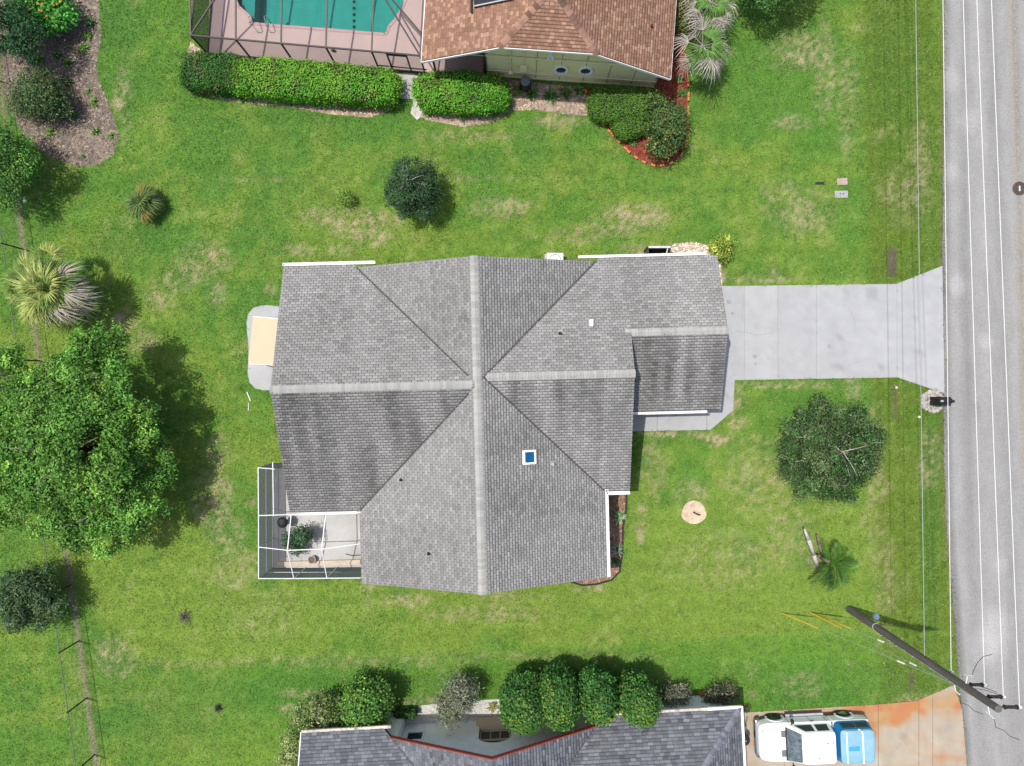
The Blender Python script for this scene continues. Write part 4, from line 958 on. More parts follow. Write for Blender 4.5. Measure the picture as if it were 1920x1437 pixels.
for i in range(2):
    z = Vector((0, 0, .08)); MB().quad(lw[i] + z, lw[i + 1] + z, lw[i + 1] + Vector((0, 0, hc)), lw[i] + Vector((0, 0, hc))).build('screen', mat_screen('screen_side', (.035, .035, .037), .62) if i == 0 else bpy.data.materials['screen_side'], cage)
dh = MB().box(cb(768) + Vector((0, 0, 1.0)) - nc * .05, (.05, .05, .15)).build('door_handle', M['steel'], cage)
# deck furniture seen through the mesh
tag(MB().path([P(622, 95, .09), P(626, 97, .1), P(630, 97, .09), P(627, 94, .09), P(621, 94, .09)], .035).build('coiled_hose', M['black'], org=P(626, 96, .06)), 'small coiled dark hose on the pink pool deck', 'hose')

# ------------------------------------------------------------------ south neighbour (blue grey roof)
SR = math.radians(3.2); SO = Vector((-.88, -16.5, 0)); ST = Matrix.Translation(SO) @ Matrix.Rotation(SR, 4, 'Z')
def su(u, v, z=0.0): return ST @ Vector((u, v, z))
sh = thing('house', 'neighbouring house with blue grey shingle roof and red trimmed gable at the bottom edge', 'house', su(0, -3))
SS = .48
def blue_col(x, y, r, rng):
    k = rng.random(); b = .115 + .085 * rng.random() ** 1.2
    if k < .2: b *= 1.22
    if k > .92: b *= .72
    b *= .80; return (b * .95, b * .99, b * 1.10)
R3 = Roof(sh)
def spl(pts, zf): return [su(u, v, zf(u, v)) for u, v in pts]
zSw = lambda u, v: HE + SS * (u + 5.2); zSe = lambda u, v: HE + SS * (5.2 - u); zSn = lambda u, v: HE + SS * (.4 - v); zSs = lambda u, v: HE + SS * (v + 10); zSh = lambda u, v: HE + SS * (11.75 - u)
kw = dict(jit=.4, gap=.010, thick=.024)
R3.plane(spl([(0, 0), (-4.8, 0), (0, -4.8)], zSw), .15, .27, blue_col, seed=31, **kw); R3.plane(spl([(0, 0), (4.8, 0), (0, -4.8)], zSe), .15, .27, blue_col, seed=32, **kw)
R3.plane(spl([(-9.1, .4), (-5.2, .4), (0, -4.8), (-9.1, -4.8)], zSn), .15, .27, blue_col, seed=33, **kw); R3.plane(spl([(5.2, .4), (11.75, .4), (6.55, -4.8), (0, -4.8)], zSn), .15, .27, blue_col, seed=34, **kw)
R3.plane(spl([(11.75, .4), (11.75, -10), (6.55, -4.8)], zSh), .15, .27, blue_col, seed=35, **kw); R3.plane(spl([(-9.1, -4.8), (6.55, -4.8), (11.75, -10), (-9.1, -10)], zSs), .15, .27, blue_col, seed=36, **kw)
SC = (.13, .137, .158)
R3.ridge(su(11.78, .43, HE), su(6.55, -4.8, zSn(0, -4.8)), SC, .15, .16, .34, var=.12); R3.ridge(su(-9.1, -4.8, zSn(0, -4.8)), su(6.55, -4.8, zSn(0, -4.8)), SC, .15, .16, SS, var=.12); R3.ridge(su(0, .02, zSw(0, 0)), su(0, -4.8, zSw(0, 0)), SC, .15, .16, SS, var=.12)
R3.valley(su(-4.8, 0, HE + .19), su(0, -4.8, zSw(0, 0)), .02); R3.valley(su(4.8, 0, HE + .19), su(0, -4.8, zSw(0, 0)), .02)
roof3 = R3.build(M['shingle'], 300)
def smb(): return MB(ST)
def fasc(a, b, m_='red', t=.05, hh=.2, nm='fascia'):
    m = smb(); m.beam(a, b, t, hh); m.build(nm, M[m_], sh)
fasc((-4.95, -.0 + .03, 2.66), (0, .03, zSw(0, 0) - .06)); fasc((4.95, .03, 2.66), (0, .03, zSw(0, 0) - .06))
M['gutterdirty'] = mat('dirty_gutter', (.42, .38, .32), .8, .45, 3, .3, 14)
fasc((-9.1, .46, 2.57), (-4.85, .46, 2.57), 'gutterdirty', .13, .10, 'gutter'); fasc((5.0, .46, 2.57), (10.2, .46, 2.57), 'gutterdirty', .13, .10, 'gutter'); fasc((10.2, .46, 2.575), (11.8, .46, 2.575), 'white', .13, .11, 'gutter'); fasc((11.82, .5, 2.57), (11.82, -10, 2.57), 'white', .12, .11, 'gutter'); fasc((-9.13, .4, 2.52), (-9.13, -4.8, 5.0), 'white', .04, .2)
VW = -.72
w = smb()
a0, zs, R_ = .80, .55, .80
prof = [(-4.6, 0), (-a0, 0), (-a0, 1.75)] + [(-a0 * math.cos(t), 1.75 + .55 * math.sin(t)) for t in np.linspace(0, math.pi, 11)[1:-1]] + [(a0, 1.75), (a0, 0), (4.6, 0), (4.6, 2.6), (0, 4.80), (-4.6, 2.6)]
tri = tessellate_polygon([[Vector((p[0], p[1], 0)) for p in prof]]); n = len(prof)
w.add([(p[0], VW, p[1]) for p in prof] + [(p[0], VW - .35, p[1]) for p in prof], [list(t) for t in tri] + [[n + k for k in t] for t in tri] + [[i, (i + 1) % n, n + (i + 1) % n, n + i] for i in range(n)])
w.build('gable_wall', M['stucco_pale'], sh)
w = smb(); w.box((0, VW - .02, .32), (1.9, .34, .64)); w.box((0, VW + .06, .67), (1.66, .5, .09)); w.build('window_sill', M['cream'], sh)
w = smb(); w.prism([(-8.7, -.10), (-4.62, -.10), (-4.62, -.75), (-4.58, -1.1), (-4.58, -9.5), (-8.7, -9.5)], 0, 2.5); w.build('wall', M['stucco_pale'], sh); w = smb(); w.prism([(4.62, -.10), (11.3, -.10), (11.3, -9.5), (4.6, -9.5)], 0, 2.5); w.build('wall', M['stucco_pale'], sh)
nf = ST.to_3x3() @ Vector((0, 1, 0))
fw = window(sh, su(0, VW - .28, 1.15), nf, 1.45, .85, 'arched_window', mat('beige_frame', (.42, .36, .20), .7), 2)
w = smb(); w.box((0, VW - .36, 1.4), (1.7, .04, 2.0)); w.build('niche_back', M['black'], sh)
window(sh, su(-3.95, VW, 1.35), nf, .8, .8, 'window', None, 0)
w = smb(); w.box((-2.85, VW + .02, 1.75), (.32, .05, .22)); w.build('wall_vent', M['white'], sh, bevel=.01)
# pale concrete apron at the foot of the gable wall
ap = flat_poly('path', [(p.x, p.y) for p in (su(-4.6, -.72), su(-4.6, .14), su(-2.0, .28), su(1.4, .30), su(1.4, -.72))], .03, M['conc'], conc_col(61, .42, .06, (1.03, 1.0, .95)), .25, th=.03); ap['label'] = 'pale concrete path at the foot of the gable wall'
# ------------------------------------------------------------------ vegetation
def unit(v): return v / np.maximum(np.linalg.norm(v, axis=-1, keepdims=True), 1e-9)
def leaf_mesh(name, c, nrm, L, W, col, parent, m='leaf', rng=None, aim=None, kind=None):
    n = len(c); r = rng.normal(size=(n, 3)) if aim is None else aim + rng.normal(size=(n, 3)) * .35
    nrm = unit(nrm); t = unit(np.cross(nrm, np.cross(r, nrm))); b = np.cross(nrm, t)
    L = np.broadcast_to(L, n) * rng.uniform(.7, 1.35, n); W = np.broadcast_to(W, n) * rng.uniform(.75, 1.25, n)
    V = np.stack([c - t * (L / 2)[:, None], c + b * (W / 2)[:, None] + t * (L * .05)[:, None], c + t * (L / 2)[:, None] - nrm * (L * .12)[:, None], c - b * (W / 2)[:, None] + t * (L * .05)[:, None]], 1)
    return np_obj(name, V.reshape(-1, 3), np.arange(n * 4).reshape(-1, 4), M[m], parent=parent, col=np.repeat(col, 4, 0))
def sphere_pts(n, rng): return unit(rng.normal(size=(n, 3)))
def clumped(lobes, nleaf, rng, clump_r=.32, per=45, shell=.55, zmin=.1):
    """leaf centres in clumps spread through ellipsoid lobes; returns centres, outward directions, clump ids"""
    vol = np.array([l[3] * l[4] * l[5] for l in lobes]) ** .75; vol = vol / vol.sum()
    C = []; D = []; K = []; k = 0
    for l, v in zip(lobes, vol):
        m = max(3, int(nleaf * v / per)); d = sphere_pts(m * 2, rng); d = d[d[:, 2] > -.55][:m]; m = len(d)
        rr = (shell + (1 - shell) * rng.random(m) ** .6) * (1 + .20 * (rng.random(m) - .5))
        cc = np.array(l[:3]) + d * rr[:, None] * np.array(l[3:6])
        cnt = rng.integers(int(per * .5), int(per * 1.5), m)
        for i in range(m):
            q = rng.normal(size=(cnt[i], 3)) * np.array([clump_r, clump_r, clump_r * .55]) * rng.uniform(.6, 1.3)
            C.append(cc[i] + q); D.append(np.broadcast_to(d[i], q.shape) * .5 + q * .8 / clump_r * .4 + [0, 0, .55]); K.append(np.full(cnt[i], k)); k += 1
    C = np.concatenate(C); D = np.concatenate(D); K = np.concatenate(K); ok = C[:, 2] > zmin
    return C[ok], D[ok], K[ok], k
def split(lobes, n, rs, seed, zs=1.0):
    """break big lobes into boughs so that the crown shows bright rounded masses with dark pockets between"""
    rng = np.random.default_rng(seed); out = []
    for l in lobes:
        d = sphere_pts(n * 5, rng); d = d[d[:, 2] > -.25]; pick = [d[0]]
        for q in d[1:]:
            if len(pick) < n and min(np.linalg.norm(q - p) for p in pick) > 2.0 / math.sqrt(n): pick.append(q)
        for q in pick:
            k = rs * rng.uniform(.75, 1.3); out.append((l[0] + q[0] * l[3] * .68, l[1] + q[1] * l[4] * .68, l[2] + q[2] * l[5] * .7 * zs, l[3] * k, l[4] * k, l[5] * k))
    return out
GAIN = 1.45
def leaf_cols(base, alt, K, nk, rng, pa=.25, cv=.28, lv=.25):
    b = np.array(base) * GAIN; a = np.array(alt) * GAIN; mixk = (rng.random(nk) < pa) * rng.uniform(.4, 1, nk); sc = 1 + cv * rng.normal(size=nk)
    col = b * (1 - mixk[K])[:, None] + a * mixk[K][:, None]
    return np.clip(col * np.clip(sc[K], .45, 1.8)[:, None] * (1 + lv * rng.normal(size=len(K)))[:, None], .004, .8)
def limbs(parent, base, lobes, r0, m, rng, twigs=3, top=.6):
    base = Vector(base); L = [Vector(l[:3]) for l in lobes]; cz = sum(l.z for l in L) / len(L); cx = sum((l for l in L), Vector()) / len(L)
    fork = base.lerp(cx, .45); fork.z = base.z + (cz - base.z) * .45
    mb = MB(); mid = base.lerp(fork, .5) + Vector((rng.uniform(-.05, .05), rng.uniform(-.05, .05), 0))
    mb.tube(base - Vector((0, 0, .05)), base + Vector((0, 0, .15)), r0 * 1.5, r0 * 1.1); mb.path([base + Vector((0, 0, .15)), mid, fork], [r0 * 1.1, r0 * .9, r0 * .75], 8); mb.build('trunk', M[m], parent, smooth=True)
    for l, lb in zip(L, lobes):
        mb = MB(); e = l + Vector((0, 0, lb[5] * top)); k = fork.lerp(e, .5) + Vector((0, 0, .12 * (e - fork).length)); mb.path([fork, k, e], [r0 * .55, r0 * .35, r0 * .10], 6)
        for _ in range(twigs):
            s = fork.lerp(e, rng.uniform(.4, .95)); d = Vector(rng.normal(size=3)); d.z = abs(d.z) * .6; d.normalize(); t = s + d * rng.uniform(.5, .95) * max(lb[3], lb[4])
            mb.path([s, s.lerp(t, .5) + Vector((0, 0, .08)), t], [r0 * .2, r0 * .13, r0 * .05], 5)
        mb.build('limb', M[m], parent, smooth=True)
def tree(name, label, cat, base, lobes, nleaf, base_c, alt_c, leafL=.16, leafW=.08, seed=0, r0=.12, m='leaf', bark='bark', pa=.25, cv=.28, per=45, cr=.32, shell=.55, group=None, twigs=3, top=.6, zmin=.1, boughs=0, rs=.45):
    rng = np.random.default_rng(seed); t = thing(name, label, cat, base, group)
    limbs(t, base, lobes, r0, bark, rng, twigs, top)
    if boughs: lobes = split(lobes, boughs, rs, seed + 40)
    C, D, K, nk = clumped(lobes, nleaf, rng, cr, per, shell, zmin)
    leaf_mesh('crown', C, D + rng.normal(size=C.shape) * .55, leafL, leafW, leaf_cols(base_c, alt_c, K, nk, rng, pa, cv), t, m, rng)
    return t
def PL(px, py, h, rpx, rz=None, sq=1.0):
    p = P(px, py, h); r = rpx * (H - h) / FPX; return (p.x, p.y, h, r, r * sq, rz if rz else r * .8)

# big spreading tree on the left
BL = [PL(170, 715, 3.84, 92, 1.36), PL(95, 770, 3.97, 85, 1.36), PL(22, 705, 3.10, 55, 1.10), PL(140, 850, 4.34, 110, 1.53), PL(245, 800, 3.47, 62, 1.10), PL(60, 880, 3.84, 85, 1.36), PL(250, 935, 3.10, 68, 1.19), PL(190, 985, 2.73, 64, 1.02), PL(118, 975, 2.85, 52, 1.02), PL(283, 870, 2.73, 46, 0.94), PL(15, 800, 3.47, 70, 1.27), PL(200, 655, 3.10, 46, 0.94), PL(-40, 770, 3.10, 70, 1.19), PL(20, 960, 2.48, 40, 0.85), PL(-50, 880, 3.10, 60, 1.02)]
tree('oak_tree', 'large bright green spreading tree standing on the wire fence line', 'tree', P(225, 815), BL, 110000, (.070, .172, .028), (.125, .235, .040), .14, .08, 1, .28, pa=.35, cv=.28, per=75, cr=.19, shell=.55, twigs=4, boughs=12, rs=.31)
# round dark tree in the front lawn
q = P(1562, 845, 2.5)
RL = [(q.x, q.y, 2.9, 1.7, 1.7, 1.1)] + [(q.x + 1.5 * math.cos(t), q.y + 1.5 * math.sin(t), 2.1 + .25 * math.sin(3 * t), 1.05, 1.05, .95) for t in np.linspace(.3, 6.58, 9)[:-1]]
tree('magnolia_tree', 'round dark green tree with grey twigs on the front lawn by the driveway', 'tree', P(1530, 838), RL, 40000, (.030, .070, .020), (.092, .122, .052), .13, .055, 2, .13, bark='bark_pale', pa=.4, cv=.35, per=34, cr=.15, shell=.5, twigs=8, top=.8, boughs=9, rs=.36)
q = P(775, 350, 1.8)
SL = [(q.x, q.y, 2.2, 1.0, 1.0, .7)] + [(q.x + .85 * math.cos(t), q.y + .85 * math.sin(t), 1.5, .68, .68, .65) for t in np.linspace(.1, 6.38, 7)[:-1]]
tree('small_tree', 'small round dark tree with bare grey twigs in the lawn behind the grey roofed house', 'tree', P(780, 360), SL, 17000, (.030, .066, .026), (.06, .10, .045), .11, .05, 3, .08, bark='bark_pale', pa=.25, cv=.35, per=30, cr=.14, shell=.45, twigs=7, top=1.1, boughs=5, rs=.44)
q = P(46, 1125, 1.9)
tree('small_tree', 'dull green bushy tree beyond the wire fence', 'tree', P(65, 1115), [(q.x, q.y, 2.0, 1.2, 1.2, .8)] + [(q.x + 1.0 * math.cos(t), q.y + 1.0 * math.sin(t), 1.5, .75, .75, .7) for t in np.linspace(0, 6.28, 7)[:-1]], 14000, (.042, .082, .032), (.085, .12, .055), .13, .06, 4, .09, pa=.3, per=30, cr=.16, boughs=5, rs=.44)
tree('bushy_tree', 'green bushy tree at the left edge below the mulch bed', 'tree', P(30, 325), [PL(10, 300, 2.2, 55, .9), PL(-10, 345, 2.0, 50, .8), PL(38, 330, 1.7, 38, .8), PL(20, 265, 1.6, 36, .7), PL(-35, 290, 2, 50, .9)], 14000, (.045, .125, .024), (.10, .18, .03), .13, .07, 5, .1, pa=.25, per=35, cr=.18, boughs=5, rs=.45)
tree('bushy_tree', 'dark green bushy tree in the top left corner', 'tree', P(40, 65), [PL(30, 55, 2.2, 48, .9), PL(-10, 40, 2.4, 50, .9), PL(55, 85, 1.6, 32, .7), PL(10, 85, 1.6, 30, .7)], 10000, (.022, .062, .024), (.04, .09, .03), .12, .06, 6, .1, pa=.2, per=35, cr=.17, boughs=5, rs=.45)
t = tree('flowering_shrub', 'bright green shrub with a few orange flowers at the top left', 'shrub', P(80, 25), [PL(78, 12, 1.2, 46, .7), PL(105, 30, .9, 30, .6), PL(60, 38, .9, 26, .5), PL(50, -20, 1.2, 40, .7)], 6000, (.05, .20, .03), (.09, .25, .04), .17, .10, 7, .05, pa=.3, per=25, cr=.2)
rng = np.random.default_rng(9); c = np.array([P(88 + a * 22, 5 + b * 10, 1.85) for a, b in rng.normal(size=(12, 2))]); leaf_mesh('flowers', c, np.tile([0, 0, 1.], (12, 1)) + rng.normal(size=(12, 3)) * .3, .14, .12, np.tile([.55, .16, .02], (12, 1)), t, 'leafmatte', rng)
tree('shrub', 'loose dark shrub in the middle of the corner mulch bed', 'shrub', P(82, 185), [PL(70, 180, 1.3, 42, .8), PL(100, 195, .9, 26, .6), PL(45, 195, .9, 24, .5), PL(85, 155, .9, 24, .5)], 6500, (.045, .085, .028), (.10, .12, .05), .16, .055, 10, .05, pa=.3, per=18, cr=.22, shell=.35)
tree('off_frame_tree', 'tree just above the top edge whose shadow falls on the lawn', 'tree', P(1462, -42), [PL(1452, -48, 2.6, 58, 1.0), PL(1502, -58, 2.4, 44, .9), PL(1415, -38, 2.0, 36, .7)], 9000, (.04, .10, .025), (.08, .14, .03), .14, .07, 11, .12, per=35, cr=.25)

# clipped hedges -------------------------------------------------------------------
def hedge(name, label, cx, cy, rot, hx, hy, h, n, base_c, alt_c, seed, p=4.0, leaf=.10, wv=.04, group=None, cat='hedge', cv=.2, z0=0.0, lean=None):
    rng = np.random.default_rng(seed); t = thing(name, label, cat, (cx, cy, 0), group)
    d = sphere_pts(n * 2, rng); d = d[d[:, 2] > -.75][:n]; n = len(d)
    r = (np.abs(d) ** p).sum(1) ** (-1 / p)
    s = d * r[:, None]
    # more leaves on large faces: reject on foreshortening is not needed at this size
    W_ = np.array([hx, hy, (h - z0) / 2]); q = s * W_
    lump = fbm(q[:, 0] * 1.8 + 9, q[:, 1] * 1.8 + q[:, 2] * 1.3, seed, 3) - .5
    q = q * (1 + wv * 3 * lump + .05 * rng.normal(size=n))[:, None]
    nr = unit(np.sign(s) * np.abs(s) ** (p - 1) / W_)
    c_, s_ = math.cos(rot), math.sin(rot); Rm = np.array([[c_, -s_, 0], [s_, c_, 0], [0, 0, 1]])
    zz = (h + z0) / 2
    C = q @ Rm.T + np.array([cx, cy, zz]); N = nr @ Rm.T
    C[:, 2] = np.maximum(C[:, 2], .05)
    lowf = fbm(C[:, 0] * .9, C[:, 1] * .9, seed + 5, 3); mixa = sstep(.40, .68, lowf * .6 + .4 * rng.random(n))
    col = GAIN * .82 * (np.array(base_c) * (1 - mixa)[:, None] + np.array(alt_c) * mixa[:, None]) * np.clip(1 + cv * rng.normal(size=n) + .5 * lump, .4, 1.7)[:, None]
    thin = fbm(C[:, 0] * 1.6 + 3, C[:, 1] * 1.6 + C[:, 2], seed + 9, 3); brn = (cat == 'hedge') & (thin > .66) & (rng.random(n) < .35); col[brn] = np.array([.16, .12, .05]) * rng.uniform(.6, 1.3, brn.sum())[:, None]
    C = C + N * np.where(rng.random(n) < .06, rng.uniform(.04, .16, n), 0)[:, None]
    leaf_mesh('foliage', C, N * .8 + [0, 0, .35] + rng.normal(size=C.shape) * .55, leaf, leaf * .6, col, t, 'leaf', rng)
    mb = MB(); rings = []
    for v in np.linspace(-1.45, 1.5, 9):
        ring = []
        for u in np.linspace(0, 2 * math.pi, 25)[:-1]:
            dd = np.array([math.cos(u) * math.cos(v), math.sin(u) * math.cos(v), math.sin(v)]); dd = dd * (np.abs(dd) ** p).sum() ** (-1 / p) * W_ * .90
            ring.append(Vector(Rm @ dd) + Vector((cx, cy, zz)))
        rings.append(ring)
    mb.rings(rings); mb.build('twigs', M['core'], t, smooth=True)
    return t
def hedge_px(px, py, h, wpx, hpx, **k):
    c = P(px, py, h * .6); s = (H - h * .6) / FPX; return dict(cx=c.x, cy=c.y, hx=wpx * s / 2, hy=hpx * s / 2, h=h, **k)
rh = -math.radians(4.3)
hedge('hedge', 'darker green left end of the long clipped hedge by the pool cage', n=9000, rot=rh, seed=61, p=5.5, wv=.06, base_c=(.035, .115, .018), alt_c=(.055, .16, .022), **hedge_px(400, 138, 1.25, 112, 66))
hedge('hedge', 'long bright green clipped hedge in front of the pool cage', n=26000, rot=rh, seed=62, p=7.0, wv=.05, base_c=(.078, .24, .020), alt_c=(.15, .30, .028), **hedge_px(590, 155, 1.3, 288, 66))
hedge('hedge', 'bright green rounded hedge between the entry pad and the ochre wall', n=15000, rot=rh * .7, seed=63, p=3.8, wv=.06, base_c=(.072, .24, .020), alt_c=(.13, .29, .028), **hedge_px(866, 174, 1.2, 164, 70))
hedge('clipped_shrub', 'broad dull green clipped shrub inside the orange brick edging', n=14000, rot=rh, seed=64, p=3.2, cat='shrub', base_c=(.066, .15, .020), alt_c=(.105, .195, .026), leaf=.08, **hedge_px(1174, 198, 1.2, 136, 66))
hedge('clipped_shrub', 'lower lobe of clipped green shrub nearest the red mulch', n=5000, rot=.3, seed=65, p=2.5, cat='shrub', base_c=(.066, .15, .020), alt_c=(.105, .195, .026), leaf=.08, **hedge_px(1188, 232, 1.0, 76, 50))
tree('shrub', 'variegated loose shrub on the red mulch at the corner of the brick edging', 'shrub', P(1246, 238), [PL(1250, 235, 1.7, 34, .9), PL(1232, 205, 1.3, 24, .7), PL(1268, 220, 1.3, 22, .7), PL(1240, 272, 1.1, 26, .7), PL(1264, 258, 1.2, 22, .7)], 8000, (.040, .085, .022), (.13, .15, .045), .12, .055, 66, .05, pa=.35, per=22, cr=.17, shell=.4)
# four big domed shrubs in front of the blue grey roof
DG_, YG_ = (.030, .098, .024), (.065, .150, .026)
def dome(label, cx, cy, rx, ry, h, seed, rot=0.0, n=15000):
    t = hedge('domed_tree', label, cx, cy, rot, rx * .94, ry * .94, h - .08, 7000, DG_, YG_, seed, p=2.4, leaf=.13, wv=.10, group='domed trees along the gable wall', cat='tree', cv=.3, z0=.35)
    MB().tube((cx, cy, -.05), (cx, cy, .9), .09, .07).build('trunk', M['bark'], t)
    rr_ = np.random.default_rng(seed + 7); sb = split([(cx, cy, h / 2 + .25, rx, ry, h / 2 - .15)], 20, .34, seed); C_, D_, K_, nk_ = clumped([(a[0], a[1], a[2], a[3], a[4], a[5] * .6) for a in sb], 11000, rr_, .15, 30, .5, .4); leaf_mesh('boughs', C_, D_ + rr_.normal(size=C_.shape) * .55, .14, .08, leaf_cols((.036, .112, .024), (.062, .15, .028), K_, nk_, rr_, .25, .25), t, 'leaf', rr_)
    rng = np.random.default_rng(seed + 3); m = 700; d = sphere_pts(m * 3, rng); d = d[(d[:, 2] > .15) & (fbm(d[:, 0] * 3 + 9, d[:, 1] * 3 + d[:, 2] * 2, seed, 3) + .25 * d[:, 2] - .22 * d[:, 1] > .60)][:m]; m = len(d); C = np.array([cx, cy, (h + .35) / 2]) + d * [rx * 1.04, ry * 1.04, (h - .35) / 2 + .05] + rng.normal(size=(m, 3)) * .09
    leaf_mesh('young_leaves', C, d + [0, 0, .8] + rng.normal(size=C.shape) * .4, .13, .075, np.array([.15, .25, .032]) * rng.uniform(.5, 1.25, m)[:, None], t, 'leaf', rng)
dome('domed dark green tree nearest the arched window, widest of the four', .65, -15.25, 1.15, 1.1, 4.0, 71); dome('second domed tree from the arched window, leaning on the widest', 2.2, -14.95, .95, 1.15, 4.2, 72); dome('third domed tree from the arched window, yellow tips over the red gable trim', 4.1, -14.8, .92, .95, 4.3, 73); dome('domed tree furthest from the arched window, yellow crown over the gutter', 5.95, -15.0, .92, .90, 4.2, 74)

# loose shrubs along the south house
tree('shrub', 'variegated shrub at the corner of the blue grey roof', 'shrub', P(606, 1312), [PL(600, 1338, 1.6, 34, .8), PL(578, 1345, 1.3, 24, .6), PL(628, 1340, 1.3, 26, .6), PL(560, 1362, 1.2, 22, .6)], 6500, (.075, .13, .03), (.24, .25, .12), .13, .06, 81, .05, pa=.4, per=22, cr=.17, shell=.4)
tree('shrub', 'tall bright green bush beside the gutter of the blue grey roof', 'shrub', P(688, 1290), [PL(680, 1320, 2.0, 34, 1.0), PL(712, 1305, 1.5, 26, .8), PL(668, 1345, 1.5, 24, .6), PL(705, 1345, 1.4, 24, .6), PL(668, 1295, 1.3, 20, .6)], 8500, (.055, .13, .026), (.12, .21, .03), .15, .08, 82, .06, pa=.35, per=24, cr=.19, shell=.4)
tree('shrub', 'grey green wispy shrub in front of the pale gable wall', 'shrub', P(858, 1280), [PL(858, 1305, 1.7, 30, .9), PL(842, 1335, 1.6, 22, .6), PL(872, 1290, 1.3, 22, .7), PL(832, 1320, 1.2, 16, .5)], 5000, (.10, .12, .07), (.22, .23, .17), .19, .035, 83, .05, pa=.4, per=18, cr=.2, shell=.3, bark='bark_pale')
tree('shrub', 'light yellow green shrub hugging the left rake of the blue grey roof', 'shrub', P(565, 1375), [PL(546, 1392, 1.2, 18, .5), PL(543, 1420, 1.3, 20, .6), PL(552, 1450, 1.2, 18, .5)], 4200, (.15, .20, .06), (.30, .32, .16), .11, .05, 84, .04, pa=.4, per=22, cr=.14, shell=.4)
tree('shrub', 'low dusty shrub right of the four domed trees', 'shrub', P(1258, 1290), [PL(1255, 1305, .9, 18, .4), PL(1278, 1304, .9, 18, .4), PL(1238, 1303, .7, 12, .3)], 2600, (.075, .09, .055), (.20, .18, .14), .12, .04, 85, .03, pa=.4, per=16, cr=.14, shell=.3)
tree('shrub', 'low dark shrub at the right end of the blue grey roof', 'shrub', P(1345, 1292), [PL(1345, 1304, .9, 20, .4), PL(1366, 1300, .8, 16, .4), PL(1330, 1310, .7, 12, .3)], 2600, (.04, .055, .03), (.19, .15, .10), .12, .035, 86, .03, pa=.35, per=16, cr=.14, shell=.3)
hedge('hedge', 'short dark clipped hedge between the tall bush and the pale path', n=1600, rot=math.radians(2), seed=87, base_c=(.03, .075, .018), alt_c=(.05, .10, .02), **hedge_px(760, 1337, .7, 40, 14))
tree('shrub', 'yellow green shrub beside the pebble bed', 'shrub', P(1345, 468), [PL(1352, 464, .9, 19, .5), PL(1362, 456, .7, 12, .4), PL(1340, 456, .7, 10, .3), PL(1356, 478, .7, 12, .3)], 3000, (.13, .20, .03), (.30, .32, .06), .10, .05, 88, .04, pa=.4, per=20, cr=.12, shell=.4)
tree('shrub', 'tiny yellow green bush left of the small round dark tree', 'shrub', P(648, 372), [PL(648, 371, .5, 15, .3), PL(642, 364, .4, 8, .2)], 1300, (.085, .17, .03), (.18, .25, .04), .10, .04, 89, .03, pa=.4, per=14, cr=.10, shell=.3)
tree('shrub', 'leafy shrub growing in the screened lanai', 'shrub', P(563, 1004), [PL(562, 1004, 1.1, 16, .5), PL(546, 1012, .9, 14, .45), PL(577, 1001, .9, 10, .3), PL(556, 1028, .6, 12, .3)], 2600, (.045, .095, .045), (.08, .13, .06), .13, .06, 90, .03, pa=.3, per=18, cr=.16, shell=.3)

# tufted plants ----------------------------------------------------------------------
def tuft_plant(label, px, py, r, h, n, c, alt, seed, group=None, name='tufted_plant', w=.035, cat='plant'):
    rng = np.random.default_rng(seed); b = np.array(P(px, py)); a = rng.uniform(0, 6.28, n); el = rng.uniform(.25, 1.35, n); L = rng.uniform(.6, 1.1, n)
    o = np.stack([np.cos(a), np.sin(a)], 1) * (np.cos(el) * r * L)[:, None]; z = np.sin(el) * h * L
    s = np.stack([-np.sin(a), np.cos(a), 0 * a], 1) * w
    root = b + np.concatenate([o * .06, np.zeros((n, 1))], 1); mid = b + np.concatenate([o * .55, (z * .9)[:, None]], 1); tip = b + np.concatenate([o, (z * .72)[:, None]], 1)
    V = np.stack([root - s * .5, root + s * .5, mid + s, mid - s, tip - s * .15, tip + s * .15], 1)
    i = (np.arange(n) * 6)[:, None]; F = np.concatenate([i + [0, 1, 2, 3], i + [3, 2, 5, 4]])
    k = rng.random(n)[:, None] < .3; col = np.where(k, np.array(alt), np.array(c)) * rng.uniform(.6, 1.4, n)[:, None]
    o_ = np_obj(name, V.reshape(-1, 6, 3).reshape(-1, 3), F, M['leaf'], org=Vector(b), col=np.repeat(col, 6, 0)); tag(o_, label, cat, group); return o_
GR, GA = (.085, .20, .035), (.18, .27, .06)
tl = [(172, 42, .32, 'topmost of the grassy plants along the right edge of the corner mulch bed'), (166, 68, .30, 'second grassy plant down the right edge of the corner mulch bed'), (158, 92, .34, 'third grassy plant down the right edge of the corner mulch bed'), (130, 156, .30, 'bright spiky plant near the middle of the corner mulch bed'), (178, 192, .28, 'spiky plant at the right bend of the corner mulch bed'), (168, 172, .18, 'tiny spiky plant above the right bend of the corner mulch bed'), (108, 105, .24, 'leafy plant under the dark tree in the corner mulch bed'), (72, 116, .36, 'low leafy plant left in the corner mulch bed'), (140, 218, .26, 'plant in the shade of the dark shrub in the corner mulch bed'), (180, 248, .24, 'yellowish plant low in the corner mulch bed'), (96, 248, .26, 'sprawling plant at the lower left of the corner mulch bed'), (208, 256, .18, 'small plant at the lower right rim of the corner mulch bed'), (157, 294, .14, 'lowest tiny plant in the corner mulch bed'), (128, 120, .30, 'grey green plant in the corner mulch bed')]
for k, (px, py, r, lb) in enumerate(tl): tuft_plant(lb, px, py, r * 1.35, r * .9, 44, GR if k % 3 else (.035, .10, .03), GA, 100 + k, 'plants in the corner mulch bed')
